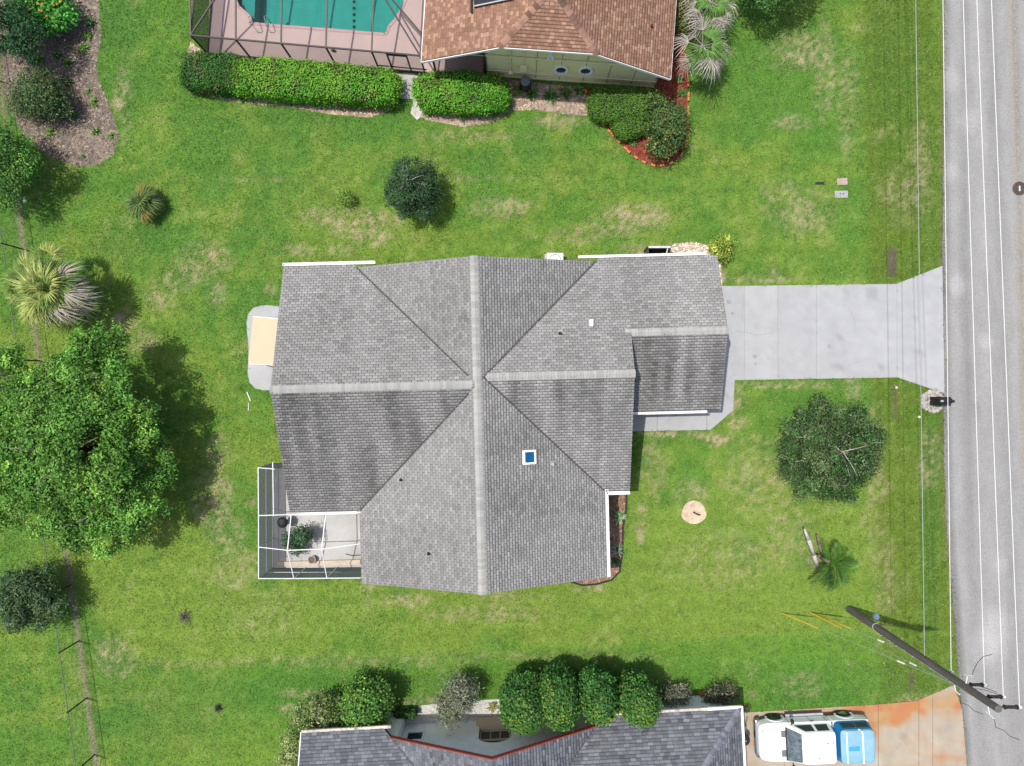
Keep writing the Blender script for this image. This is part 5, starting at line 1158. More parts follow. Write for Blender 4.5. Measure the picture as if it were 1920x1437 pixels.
t2 = [(455, 188, .2, 'small plant in the mulch strip below the dark end of the long hedge'), (546, 193, .2, 'small plant in the mulch strip below the middle of the long hedge'), (868, 220, .28, 'spiky plant below the rounded bright hedge'), (803, 212, .22, 'plant between the stone slab and the rounded bright hedge'), (928, 212, .24, 'plant at the right end of the rounded bright hedge'), (975, 170, .34, 'dark strappy plant left below the ochre wall'), (997, 176, .34, 'strappy plant beside the black condenser by the ochre wall'), (1032, 182, .36, 'strappy plant in the middle below the ochre wall'), (1060, 178, .34, 'strappy plant right of the middle below the ochre wall'), (1085, 170, .32, 'strappy plant next to the start of the brick edging'), (1174, 258, .26, 'plant at the foot of the clipped shrub on the red mulch'), (1186, 268, .22, 'low plant at the tip of the clipped shrub on the red mulch'), (1278, 176, .26, 'green plant on the right rim of the red mulch bed'), (1272, 150, .2, 'small plant by the palm on the red mulch bed')]
for k, (px, py, r, lb) in enumerate(t2): tuft_plant(lb, px, py, r * 1.45, r * 1.2, 60, (.05, .15, .035), GA, 130 + k, 'plants along the ochre walled house')
t3 = [(1158, 940, .30, 'tan dried plant at the top of the narrow east bed', (.30, .22, .12), (.22, .15, .08)), (1160, 968, .52, 'pale green plant in the upper half of the narrow east bed', (.17, .27, .12), (.28, .36, .20)), (1156, 1030, .46, 'grey green plant in the lower half of the narrow east bed', (.16, .22, .13), (.30, .33, .24)), (1154, 1052, .28, 'dark plant at the lower end of the narrow east bed', (.03, .09, .03), (.06, .12, .04))]
for k, (px, py, r, lb, c, a) in enumerate(t3): tuft_plant(lb, px, py, r, r * .9, 60, c, a, 150 + k, 'plants in the narrow east bed', w=.045)
tuft_plant('greyish dead twiggy clump in the lower left lawn', 348, 1156, .55, .35, 46, (.13, .11, .09), (.07, .06, .05), 160, w=.016, name='twig_clump'); tuft_plant('dark twiggy clump near the bottom of the left lawn', 411, 1327, .36, .2, 50, (.03, .03, .03), (.06, .06, .04), 161, w=.02, name='twig_clump')
tuft_plant('pale dry tuft beside the grey wispy shrub', 925, 1325, .4, .3, 60, (.30, .26, .14), (.14, .17, .05), 162); tuft_plant('brown tuft left of the grey wispy shrub', 822, 1307, .25, .25, 40, (.25, .10, .05), (.14, .12, .06), 163); tuft_plant('orange leaved plant between the two low shrubs', 1315, 1300, .25, .4, 40, (.50, .24, .03), (.30, .25, .05), 164); tuft_plant('dark tuft in the grass at the corner of the neighbour driveway', 1398, 1326, .32, .3, 60, (.03, .05, .02), (.12, .11, .05), 165)

# palms ----------------------------------------------------------------------------
def fan_frond_mesh(name, seed, c, pet=.9, L=1.0, n=17, droop=.4, spread=1.25, w=.034):
    rng = np.random.default_rng(seed); V = []; F = []; Cc = []
    def addq(pts, fs, col):
        b = len(V); V.extend(pts); F.extend([[b + k for k in f] for f in fs]); Cc.extend([col] * len(pts))
    pts = [(x, y, .10 * x - .05 * x * x + z) for x in (0, pet * .5, pet) for y, z in ((-.02, 0), (.02, 0), (0, .025))]
    addq(pts, [[0, 1, 4, 3], [1, 2, 5, 4], [2, 0, 3, 5], [3, 4, 7, 6], [4, 5, 8, 7], [5, 3, 6, 8]], tuple(k * .9 for k in c))
    z0 = .10 * pet - .05 * pet * pet
    for i in range(n):
        a = spread * (2 * i / (n - 1) - 1) + rng.normal() * .04; l = L * (1 - .28 * abs(2 * i / (n - 1) - 1)) * rng.uniform(.85, 1.1); d = np.array([math.cos(a), math.sin(a)]); s = np.array([-d[1], d[0]])
        dr = droop * rng.uniform(.7, 1.5); col = tuple(np.array(c) * rng.uniform(.65, 1.3))
        P_ = lambda r, o, z: (pet + d[0] * r + s[0] * o, d[1] * r + s[1] * o, z0 + z)
        addq([P_(0, -.006, 0), P_(0, .006, 0), P_(l * .5, w, .03 - dr * .15 * l), P_(l * .5, 0, .055 - dr * .15 * l), P_(l * .5, -w, .03 - dr * .15 * l), P_(l * .82, w * .5, -dr * .55 * l), P_(l * .82, -w * .5, -dr * .55 * l), P_(l, 0, -dr * l)], [[0, 3, 4], [0, 1, 3], [1, 2, 3], [3, 2, 5], [4, 3, 6], [3, 5, 6], [6, 5, 7]], col)
    me = bpy.data.meshes.new(name); me.from_pydata(V, [], F); at = me.attributes.new('col', 'FLOAT_COLOR', 'POINT')
    for i, q in enumerate(Cc): at.data[i].color = (*q, 1)
    me.update(); me.materials.append(M['leaf']); return me
def feather_frond_mesh(name, seed, c, L=1.6, n=22, droop=.7, ll=.42, w=.028):
    rng = np.random.default_rng(seed); V = []; F = []; Cc = []
    z = lambda x: .55 * x - droop * x * x / L
    def addq(pts, fs, col):
        b = len(V); V.extend(pts); F.extend([[b + k for k in f] for f in fs]); Cc.extend([col] * len(pts))
    xs_ = np.linspace(0, L, 7)
    for a, b in zip(xs_[:-1], xs_[1:]): addq([(a, -.018, z(a)), (a, .018, z(a)), (b, .014, z(b)), (b, -.014, z(b)), (a, 0, z(a) + .02), (b, 0, z(b) + .02)], [[0, 4, 5, 3], [4, 1, 2, 5], [0, 3, 2, 1]], tuple(k * 1.1 for k in c))
    for i in range(n):
        x = L * (.16 + .83 * i / (n - 1)); l = ll * (math.sin(math.pi * (.12 + .84 * i / (n - 1))) ** .6) * rng.uniform(.85, 1.1)
        for sd_ in (-1, 1):
            a = .95 + rng.normal() * .06; dx, dy = math.cos(a) * l, sd_ * math.sin(a) * l; col = tuple(np.array(c) * rng.uniform(.6, 1.35))
            addq([(x - w * .5, 0, z(x)), (x + w * .5, 0, z(x) + .01), (x + dx * .55 + w * .6, dy * .55, z(x) - .02), (x + dx * .55 - w * .6, dy * .55, z(x) - .03), (x + dx, dy, z(x) - .16 * l * 1.5)], [[0, 1, 2, 3], [3, 2, 4]], col)
    me = bpy.data.meshes.new(name); me.from_pydata(V, [], F); at = me.attributes.new('col', 'FLOAT_COLOR', 'POINT')
    for i, q in enumerate(Cc): at.data[i].color = (*q, 1)
    me.update(); me.materials.append(M['leaf']); return me
def put_fronds(palm, crown, meshes, specs, seed):
    """specs: (count, azimuth centre, azimuth spread, tilt lo, tilt hi, scale, list of mesh indices)"""
    rng = random.Random(seed); o = Vector(crown) - ORG[palm.name]
    for n, az, sp, t0, t1, sc, ids in specs:
        for i in range(n):
            a = az + (rng.uniform(-sp, sp) if sp < 3 else 2 * math.pi * (i + rng.uniform(-.3, .3)) / n); tl_ = rng.uniform(t0, t1); s = sc * rng.uniform(.82, 1.15)
            ob = bpy.data.objects.new('frond', meshes[rng.choice(ids)]); COL.objects.link(ob); ob.parent = palm
            ob.matrix_local = Matrix.Translation(o + Vector((0, 0, rng.uniform(-.12, .12)))) @ Matrix.Rotation(a, 4, 'Z') @ Matrix.Rotation(-tl_, 4, 'Y') @ Matrix.Rotation(rng.uniform(-.5, .5), 4, 'X') @ Matrix.Scale(s, 4)
def trunk_of(palm, pts, r, m='bark'):
    mb = MB(); mb.path([Vector(p) for p in pts], r, 10); mb.build('trunk', M[m], palm, smooth=True)
FG = [fan_frond_mesh('frond', 200 + i, (.17, .26, .06)) for i in range(3)] + [fan_frond_mesh('frond', 210 + i, (.34, .39, .11), droop=.5) for i in range(3)] + [fan_frond_mesh('frond', 220 + i, (.44, .39, .32), droop=.7, w=.032) for i in range(3)] + [fan_frond_mesh('frond', 230 + i, (.11, .17, .05)) for i in range(2)]
pm = thing('fan_palm', 'large fan palm with yellow green and grey dead fronds beside the fence', 'palm tree', P(130, 540))
cr_ = P(100, 545, 2.7); trunk_of(pm, [P(130, 540, -.05), P(118, 543, 1.3), cr_], [.22, .17, .15])
put_fronds(pm, cr_, FG, [(12, 0, 9, .7, 1.35, .62, [0, 1, 3, 4, 5]), (14, 0, 9, -.15, .7, .85, [0, 1, 2, 3, 9, 10]), (6, 2.0, 1.0, -.1, .6, .8, [3, 4, 5, 0]), (7, 3.9, .7, -.2, .5, .98, [3, 4, 5]), (11, -.1, 1.0, -.4, .35, 1.0, [6, 7, 8]), (6, -1.2, .6, -.5, .3, .95, [6, 7, 8]), (8, -.3, 1.3, -.1, .6, .9, [0, 1, 2, 9]), (9, 0, 9, .5, 1.2, .85, [0, 1, 3, 4])], 5)
c2 = P(62, 520, 2.1); trunk_of(pm, [P(95, 530, -.05), P(80, 525, 1.1), c2], [.12, .1, .09])
put_fronds(pm, c2, FG, [(13, 0, 9, -.2, 1.0, .66, [0, 1, 2, 3, 4])], 6)
for (px, py, h_, az, ids) in ((92, 492, 2.3, 1.6, [3, 4, 5, 0]), (48, 545, 2.2, 2.9, [0, 1, 9, 3]), (70, 580, 2.0, 4.2, [3, 4, 5])):
    c3 = P(px, py, h_); trunk_of(pm, [P(118, 540, -.05), P(110 - (118 - px) * .3, 540 + (py - 540) * .3, 1.1), c3], [.10, .09, .08]); put_fronds(pm, c3, FG, [(9, az, 1.9, -.2, .9, .56, ids)], int(px))
FS = [fan_frond_mesh('frond', 240 + i, (.11, .17, .05), pet=.35, L=.72) for i in range(2)] + [fan_frond_mesh('frond', 246, (.24, .21, .05), pet=.35, L=.72), fan_frond_mesh('frond', 247, (.20, .17, .15), pet=.35, L=.72, droop=.7, w=.03)]
pm = thing('small_palm', 'small dark palm clump with a few yellow fronds in the left lawn', 'palm tree', P(271, 378)); cr_ = P(268, 380, .7); trunk_of(pm, [P(271, 378, -.05), cr_], [.12, .09])
put_fronds(pm, cr_, FS, [(13, 0, 9, -.2, 1.0, .95, [0, 1]), (2, 1.5, .3, .1, .5, 1.0, [2]), (2, -1.2, .25, -.1, .4, 1.05, [2]), (3, -.1, .7, -.2, .3, .9, [3]), (5, -1.5, 1.5, -.1, .6, 1.0, [0, 1]), (4, 0, 9, .8, 1.2, .8, [0, 1])], 7)
FN = [fan_frond_mesh('frond', 260 + i, (.13, .25, .06), pet=.6, L=1.0, droop=.4) for i in range(3)] + [fan_frond_mesh('frond', 270 + i, (.42, .38, .33), pet=.85, L=1.15, n=12, droop=.5, w=.024) for i in range(3)]
pm = thing('fan_palm', 'palm with a skirt of grey dead fronds at the corner of the ochre walled house', 'palm tree', P(1290, 104)); cr_ = P(1318, 88, 2.3); trunk_of(pm, [P(1290, 108, -.05), P(1301, 98, 1.2), cr_], [.17, .14, .12])
put_fronds(pm, cr_, FN, [(11, -.4, 2.2, .0, .9, .78, [0, 1, 2]), (7, -.8, 2.0, -.5, .5, .95, [3, 4, 5]), (8, 0, 9, -.5, .4, .85, [3, 4, 5])], 8)
pm = thing('fan_palm', 'grey leaved palm at the top edge beyond the ochre walled house', 'palm tree', P(1310, 30)); cr_ = P(1334, 8, 2.5); trunk_of(pm, [P(1308, 35, -.05), P(1321, 22, 1.2), cr_], [.17, .14, .12])
put_fronds(pm, cr_, FN, [(7, 0, 9, .1, .9, .7, [0, 1, 2]), (16, -.2, 9, -.5, .5, .95, [3, 4, 5])], 9)
tree('shrub', 'yellow flowered shrub between palm and brown roof', 'shrub', P(1278, 30), [PL(1284, 38, 1.2, 18, .5), PL(1275, 15, 1.3, 16, .5), PL(1292, 5, 1.2, 18, .5)], 2600, (.08, .12, .03), (.30, .24, .05), .10, .05, 91, .04, pa=.4, per=18, cr=.13, shell=.4)
# leaning feather palm with a dead trunk
FF = [feather_frond_mesh('frond', 280 + i, c, L=1.35) for i, c in enumerate([(.075, .19, .03), (.11, .25, .035), (.13, .24, .05), (.05, .12, .025)])]
pm = thing('feather_palm', 'small green feather palm leaning beside a dead trunk in the front lawn', 'palm tree', P(1532, 1040))
cr_ = P(1556, 1055, 1.5); trunk_of(pm, [P(1530, 1040, -.05), P(1540, 1046, .8), cr_], [.11, .09, .08])
put_fronds(pm, cr_, FF, [(22, -.5, 1.7, -.35, 1.0, .92, [0, 1, 2, 3]), (4, 1.2, .8, .1, .5, .72, [0, 1, 3]), (4, -1.9, .5, 0, .5, .85, [0, 3]), (5, 0, 9, .6, 1.1, .75, [1, 2])], 10)
pm = thing('dead_palm_trunk', 'bare grey leaning trunk of a dead palm next to the small feather palm', 'tree trunk', P(1530, 1058))
trunk_of(pm, [P(1532, 1060, -.05), P(1526, 1040, .45), P(1516, 1012, .85), P(1508, 992, 1.0)], [.12, .10, .10, .05], 'bark_pale')
mb = MB(); mb.path([P(1541, 1040, -.02), P(1536, 1020, .35), P(1532, 1003, .5)], [.08, .08, .05], 8); mb.build('trunk', M['bark'], pm, smooth=True)
rng = np.random.default_rng(12); c = np.array([P(1519 + a * 8, 1052 + b * 8, .04) for a, b in rng.normal(size=(60, 2))]); leaf_mesh('fallen_leaves', c, np.tile([0, 0, 1.], (60, 1)), .2, .03, np.tile([.30, .26, .2], (60, 1)) * rng.uniform(.6, 1.2, 60)[:, None], pm, 'leafmatte', rng)
# ------------------------------------------------------------------ utility pole, wires and guys
pole = thing('utility_pole', 'dark wooden utility pole seen from above beside the road', 'utility pole', P(1592, 1142))
pb = P(1592, 1142)
def pp(h): return Vector((pb.x, pb.y, h))
MB().tube(pp(-.1), pp(10.75), .185, .135, 14).build('shaft', M['pole'], pole, smooth=False)
MB().lathe(pp(0), [(.19, 2.55), (.195, 2.57), (.195, 2.62), (.185, 2.64)], 14).build('collar', M['galv'], pole)
for k in range(9): MB().box(pp(3.2 + k * .62) + Vector((-.10 + .03 * (k % 2), -.16, 0)), (.06, .04, .12)).build('bracket', M['galv'], pole)
MB().path([pp(.3) + Vector((.1, -.16, 0)), pp(10.2) + Vector((.07, -.125, 0))], .022).build('ground_lead', M['galv'], pole)
MB().path([pp(5) + Vector((-.15, -.1, 0)), pp(9.6) + Vector((-.12, -.09, 0))], .018).build('ground_lead', M['galv'], pole)
HV = [8.8, 9.8, 10.6]; XE = .82
ends = []
for h in HV:
    a = pp(h) + Vector((.12, 0, 0)); e = pp(h) + Vector((XE, .02, .05))
    m = MB(); m.tube(a, e, .030)
    for k in range(6): c = a.lerp(e, .28 + k * .12); m.tube(c - Vector((.018, 0, 0)), c + Vector((.018, 0, 0)), .085 if k in (0, 5) else .065, None, 10)
    m.build('insulator', M['bronze'], pole); ends.append(e)
    MB().tube(e + Vector((-.03, 0, 0)), e + Vector((.06, 0, 0)), .05).build('clamp', M['wire'], pole)
def wire(label, a, b, r=.018, sag=.0, seg=1, group='overhead wires along the road', name='overhead_wire', m='wire'):
    pts = [Vector(a).lerp(Vector(b), i / seg) - Vector((0, 0, sag * 4 * (i / seg) * (1 - i / seg))) for i in range(seg + 1)]
    o = MB().path(pts, r, 5).build(name, M[m], org=Vector(a)); return tag(o, label, 'wire', group)
for k, (h, px0) in enumerate(zip(HV, (1806, 1831.5, 1859))):
    n0 = P(px0, 0, h); far_ = ends[k] + (n0 - ends[k]) * 2.4
    wire(['white wire nearest the grass of the three over the road', 'middle of the three white wires over the road', 'white wire furthest from the grass of the three over the road'][k], ends[k], far_, .0115)
n7 = pp(7.67); b7 = n7 + Vector((.30, .02, 0)); MB().beam(n7 + Vector((.1, 0, 0)), b7, .06, .06).build('bracket', M['galv'], pole); MB().tube(b7 - Vector((0, 0, .08)), b7 + Vector((0, 0, .1)), .06).build('insulator', M['alu'], pole)
t_ = P(1768, 0, 7.67); wire('white neutral wire running along the edge of the grass', b7, b7 + (t_ - b7) * 2.4, .012)
n6 = pp(6.4) + Vector((0, .16, 0)); t_ = P(1717, 0, 6.4); wire('grey communication cable over the grass verge', n6, n6 + (t_ - n6) * 2.4, .012, m='galv')
# jumpers and cut-outs
def jumper(pts, parent=pole): m = MB(); m.path([Vector(p) for p in pts], .011, 5); m.build('jumper', M['bronze'], parent)
for k, (h, side) in enumerate(((9.0, 1), (8.3, -1), (10.2, -1))):
    c = pp(h) + Vector((.05, .30 * side, 0)); m = MB(); m.tube(pp(h) + Vector((0, .1 * side, 0)), c + Vector((0, .12 * side, .02)), .018); m.tube(c + Vector((0, .12 * side, -.15)), c + Vector((.05, .22 * side, .2)), .028); m.build('fuse_cutout', M['alu'], pole)
    e = c + Vector((.05, .22 * side, .2))
    jumper([e, e + Vector((.02, .25 * side, .08)), e + Vector((.18, .52 * side, .05)), e + Vector((.45, .72 * side, -.02)), e + Vector((.8, .78 * side, -.05))] if side > 0 else [e, e + Vector((.05, -.3, 0)), e + Vector((.35, -.42, 0)), e + Vector((.55, -.62, .02)), e + Vector((.9, -.75, .0))])
for (h, dx) in ((9.0, 0), (9.35, .0)): jumper([pp(h) + Vector((.12, .1, 0)), pp(h) + Vector((.35, .12, .15)), pp(h + .3) + Vector((.6, .1, .1)), pp(h + .55) + Vector((.8, .04, 0))])
anch = [(1466, 1150, 8.6), (1518, 1148, 8.9), (1526, 1150, 5.4)]
gl = ['westernmost guy wire with a yellow guard', 'middle guy wire with a yellow guard', 'guy wire with a yellow guard nearest the pole']
for k, (px, py, h) in enumerate(anch):
    a = P(px, py, .05); e = pp(h) + Vector((-.1, -.1, 0)); d = (e - a).normalized()
    g = thing('guy_wire', gl[k] + ' beside the utility pole', 'guy wire', P(px, py), 'guy wires of the utility pole')
    MB().tube(a, a + d * 2.35, .028, .028, 8).build('guard', M['yellow'], g); MB().tube(a + d * 2.3, e, .009, .009, 5).build('strand', M['galv'], g)
    MB().tube(P(px, py, -.05) - d * .1, a + d * .1, .03).build('anchor_rod', M['galv'], g)
    c = a + d * ((e - a).length * .74); MB().tube(c - d * .16, c + d * .16, .035).build('strain_insulator', M['wire'], g)
tag(MB().lathe(P(1640, 1155), [(.15, -.02), (.16, .18), (.12, .24), (.02, .26)], 12).build('utility_marker', M['bluemetal'], org=P(1640, 1155)), 'small pale blue utility cap in the grass beside the pole', 'utility cap')

# ------------------------------------------------------------------ wire fence on the left
fence = thing('wire_fence', 'low chain link fence running down the left lawn', 'fence', P(150, 1202))
M['raildark'] = mat('dull_rail', (.10, .10, .10), .7, .2, 6)
def fx(y): return 45 + (y - 468) * .1404
fh = 1.5; fy = [48, 153, 258, 363, 468, 570, 677, 782, 887, 992, 1097, 1202, 1309, 1415, 1521]
pts = [P(fx(y), y) for y in fy]
pm_ = None
for p in pts:
    o = MB().tube(p - Vector((0, 0, .1)), p + Vector((0, 0, fh + .02)), .038, .036, 8)
    o.lathe(p, [(.045, fh), (.05, fh + .05), (.02, fh + .09)], 8); o.build('post', M['bronze'], fence)
for a, b in zip(pts[:-1], pts[1:]):
    MB().tube(a + Vector((0, 0, fh)), b + Vector((0, 0, fh)), .020, .020, 6).build('top_rail', M['raildark'], fence)
    m = MB(); d = b - a; L = d.length; u = d / L; st = .13; hh = fh - .05; n = int(L / st)
    for i in range(-int(hh / st), n):
        for sg in (1, -1):
            s0 = i * st; s1 = s0 + hh; z0, z1 = (.04, hh) if sg > 0 else (hh, .04)
            t0 = max(0, -s0 / hh); t1 = min(1, (L - s0) / hh)
            if t1 <= t0: continue
            p = a + u * (s0 + hh * t0) + Vector((0, 0, z0 + (z1 - z0) * t0)); q = a + u * (s0 + hh * t1) + Vector((0, 0, z0 + (z1 - z0) * t1))
            w_ = .0018; nn_ = Vector((-u.y, u.x, 0)) * w_
            m.quad(p - nn_, q - nn_, q + nn_, p + nn_); m.quad(p - Vector((0, 0, w_)), q - Vector((0, 0, w_)), q + Vector((0, 0, w_)), p + Vector((0, 0, w_)))
    tag(m.build('chain_mesh', M['raildark'], fence), kind='stuff')

# ------------------------------------------------------------------ pickup truck
TC = P(1529, 1372, 0); TC = Vector((15.02, -17.80, .04))
TT = Matrix.Translation(TC) @ Matrix.Rotation(math.pi + math.radians(2.6), 4, 'Z')
tr = thing('pickup_truck', 'white pickup truck with a blue cap parked on the rust stained driveway', 'pickup truck', TC)
def tmb(): return MB(TT)
M['tpaint'] = mat('white_car_paint', (.80, .80, .80), .25, .015, 2, spec=.5, coat=.6)
M['capblue'] = mat('blue_cap_paint', (.010, .135, .32), .35, .10, 2, spec=.4, coat=.3)
M['capfaded'] = mat('faded_blue_cap', (.19, .345, .45), .5, .16, 1.6, spec=.3)
M['tyre'] = mat('tyre_rubber', (.02, .02, .02), .85, .1, 8)
M['chrome'] = mat('chrome', (.6, .6, .6), .18, .05, 4, metal=1)
M['cladding'] = mat('grey_trim', (.13, .13, .145), .6, .1, 6)
def sup(x, hw_, z0, z1, n=32, e=9.0):
    r = []
    for t in np.linspace(0, 2 * math.pi, n + 1)[:-1]:
        c, s = math.cos(t), math.sin(t); r.append(Vector((x, hw_ * math.copysign(abs(c) ** (2 / e), c), (z0 + z1) / 2 + (z1 - z0) / 2 * math.copysign(abs(s) ** (2 / e), s))))
    return r
m = tmb(); m.rings([sup(2.70, .60, .55, .82), sup(2.66, .78, .46, .92), sup(2.52, .90, .42, .99), sup(2.2, .965, .40, 1.03), sup(1.75, .985, .40, 1.06), sup(1.2, .985, .40, 1.10), sup(.4, .985, .40, 1.12), sup(-.85, .985, .40, 1.12), sup(-.87, .955, .45, 1.09), sup(-.91, .955, .45, 1.09), sup(-.93, .985, .42, 1.12), sup(-2.4, .985, .44, 1.12), sup(-2.70, .96, .48, 1.10), sup(-2.74, .90, .52, 1.04)]); m.build('body', M['tpaint'], tr)
def sring(x0, x1, hw_, z, n=48, e=11.0):
    r = []; c0 = (x0 + x1) / 2; hx = (x1 - x0) / 2
    for t in np.linspace(0, 2 * math.pi, n + 1)[:-1]:
        c, s = math.cos(t), math.sin(t); r.append(Vector((c0 + hx * math.copysign(abs(c) ** (2 / e), c), hw_ * math.copysign(abs(s) ** (2 / e), s), z)))
    return r
m = tmb(); m.rings([sring(-.84, 1.50, .93, 1.06), sring(-.83, 1.42, .91, 1.16), sring(-.78, .80, .78, 1.70), sring(-.74, .70, .73, 1.765), sring(-.58, .5, .55, 1.785)]); m.build('cab', M['tpaint'], tr)
m = tmb(); m.rings([sring(1.36, 2.56, .88, 1.04, e=5), sring(1.38, 2.52, .86, 1.085, e=5), sring(1.39, 2.46, .80, 1.115, e=5), sring(1.40, 2.34, .66, 1.132, e=5), sring(1.44, 2.1, .4, 1.14, e=5)]); m.build('bonnet', M['tpaint'], tr)
def face4(x0b, x0t, wb, wt, zb, zt, off):
    return None
# windscreen, side and rear windows on the cab faces
def cabx(z, f): 
    t = (z - 1.16) / .54; return (1.42 + (.80 - 1.42) * t) if f else (-.83 + .09 * t)
def caby(z): return .91 + (.78 - .91) * (z - 1.16) / .54
m = tmb(); o_ = .014
m.quad((cabx(1.17, 1) + o_, .82, 1.17 + o_), (cabx(1.17, 1) + o_, -.82, 1.17 + o_), (cabx(1.66, 1) + o_, -.70, 1.66 + o_), (cabx(1.66, 1) + o_, .70, 1.66 + o_)); wsn = m.build('windscreen', mat('windscreen_glass', (.085, .11, .12), .04, .8, 5, spec=.8), tr)  # strong colour noise paints interior reflections into the glass
m = tmb(); m.beam((cabx(1.17, 1) + .03, -.82, 1.19), (cabx(1.17, 1) + .03, .82, 1.19), .06, .02); m.build('wiper_cowl', M['black'], tr)
for s in (-1, 1):
    for (xa, xb, ta, tb) in ((1.05, .20, .66, .18), (.06, -.56, .05, -.54)):
        m = tmb(); z0, z1 = 1.20, 1.62; m.quad((xa, s * (caby(z0) + .012), z0), (xb, s * (caby(z0) + .012), z0), (tb, s * (caby(z1) + .012), z1), (ta, s * (caby(z1) + .012), z1)); m.build('side_window', M['glass'], tr)
    m = tmb(); m.tube((1.15, s * .94, 1.16), (1.13, s * 1.10, 1.20), .03); m.box((1.13, s * 1.14, 1.25), (.12, .16, .20)); m.build('mirror', M['black'], tr, bevel=.02)
    m = tmb(); m.beam((1.15, s * 1.02, .42), (-.75, s * 1.02, .42), .14, .06); m.build('running_board', M['galv'], tr)
    m = tmb(); m.box((.05, s * .985, .98), (.18, .03, .04)); m.build('door_handle', M['black'], tr)
    for xw in (1.72, -1.78):
        m = tmb(); n = 20; r_o = []
        for (rr, yy) in ((.47, .975), (.47, 1.0), (.40, 1.0), (.40, .975)): r_o.append([Vector((xw + rr * math.cos(t), s * yy, .42 + rr * math.sin(t))) for t in np.linspace(-.15, math.pi + .15, n)])
        m.rings(r_o, close=False); m.build('wheel_arch', M['tpaint'], tr)
        wl = tmb(); wl.lathe((xw, s * .87, .37), [(.20, -.13), (.34, -.13), (.375, -.09), (.375, .09), (.34, .13), (.20, .13)], 24, 'y'); wh = wl.build('wheel', M['tyre'], tr)
        wl = tmb(); wl.lathe((xw, s * (.87 + .10), .37), [(.02, .012 * s), (.08, .02 * s), (.21, .0), (.235, .03 * s)], 16, 'y'); wl.build('rim', M['chrome'], wh)
    m = tmb(); m.box((2.50, s * .72, .84), (.22, .28, .15)); m.build('headlight', mat('lamp_lens_%d' % (s + 1), (.55, .57, .55), .15, .1, 6, spec=.6), tr, bevel=.03)
    m = tmb(); m.box((-2.725, s * .80, .82), (.05, .16, .34)); m.build('tail_light', mat('tail_red_%d' % (s + 1), (.35, .02, .015), .3), tr)
    m = tmb(); m.box((1.56, s * .48, 1.140), (.22, .34, .02), Matrix.Rotation(math.radians(3), 3, 'Y')); m.build('bonnet_vent', M['cladding'], tr, bevel=.008)
m = tmb(); m.box((2.66, 0, .72), (.06, 1.1, .26)); m.build('grille', M['cladding'], tr); m = tmb(); m.rings([sup(2.80, .72, .42, .60), sup(2.72, .93, .40, .62), sup(2.55, .99, .40, .62)]); m.build('bumper', M['chrome'], tr, smooth=True)
m = tmb(); m.beam((-2.80, -.9, .52), (-2.80, .9, .52), .14, .16); m.build('bumper', M['chrome'], tr)
for s in (-1, 1):
    m = tmb()
    for xg in (1.22, .12, -.66): m.beam((xg, s * .988, .46), (xg, s * .988, 1.08), .012, .008)
    m.beam((1.22, s * .988, .5), (-.66, s * .988, .5), .008, .012); m.build('door_gap', M['black'], tr)
m = tmb(); m.beam((-.89, -.95, 1.10), (-.89, .95, 1.10), .05, .03); m.build('bed_gap', M['black'], tr)
m = tmb(); m.beam((2.55, -.70, 1.035), (2.55, .70, 1.035), .02, .02); m.build('bonnet_gap', M['cladding'], tr)
m = tmb(); m.quad((-.795, .70, 1.24), (-.795, -.70, 1.24), (-.765, -.66, 1.62), (-.765, .66, 1.62)); m.build('rear_window', M['glass'], tr)
# cap
m = tmb(); m.rings([sring(-2.72, -.92, .97, 1.105, e=9), sring(-2.72, -.94, .965, 1.18, e=9), sring(-2.66, -1.02, .83, 1.66, e=9)]); cap = m.build('cap', M['capblue'], tr)
m = tmb(); m.rings([sring(-2.66, -1.02, .83, 1.655, e=9), sring(-2.64, -1.20, .80, 1.755, e=9), sring(-2.55, -1.35, .68, 1.785, e=7)]); m.build('cap_roof', M['capfaded'], cap)
m = tmb(); m.beam((-2.05, -.70, 1.79), (-2.05, .78, 1.79), .07, .02); m.beam((-2.05, -.70, 1.79), (-1.9, -.84, 1.69), .07, .02); m.beam((-1.28, -.76, 1.768), (-1.28, .76, 1.768), .05, .015); m.build('cap_rib', mat('pale_rib', (.62, .76, .82), .5), cap)
m = tmb(); m.box((-1.62, .05, 1.79), (.52, .22, .012)); m.build('cap_patch', mat('cap_patch', (.05, .27, .50), .5), cap)
for s in (-1, 1):
    m = tmb(); y = lambda z: .965 + (.83 - .965) * (z - 1.18) / .48 + .012
    m.quad((-1.18, s * y(1.25), 1.25), (-2.50, s * y(1.25), 1.25), (-2.47, s * y(1.55), 1.55), (-1.21, s * y(1.55), 1.55)); sw = m.build('cap_window', M['glass'], cap)
    m = tmb(); m.beam((-1.85, s * (y(1.25) + .006), 1.25), (-1.85, s * (y(1.55) + .006), 1.55), .02, .02); m.build('window_bar', M['cladding'], cap)
m = tmb(); m.beam((.62, .3, 1.79), (.62, .3, 1.80), .02, .02); m.box((-.35, -.25, 1.792), (.14, .05, .015)); m.box((-.62, -.28, 1.79), (.10, .05, .015)); m.box((.1, .45, 1.789), (.10, .05, .02)); m.build('roof_marker', M['cladding'], tr)

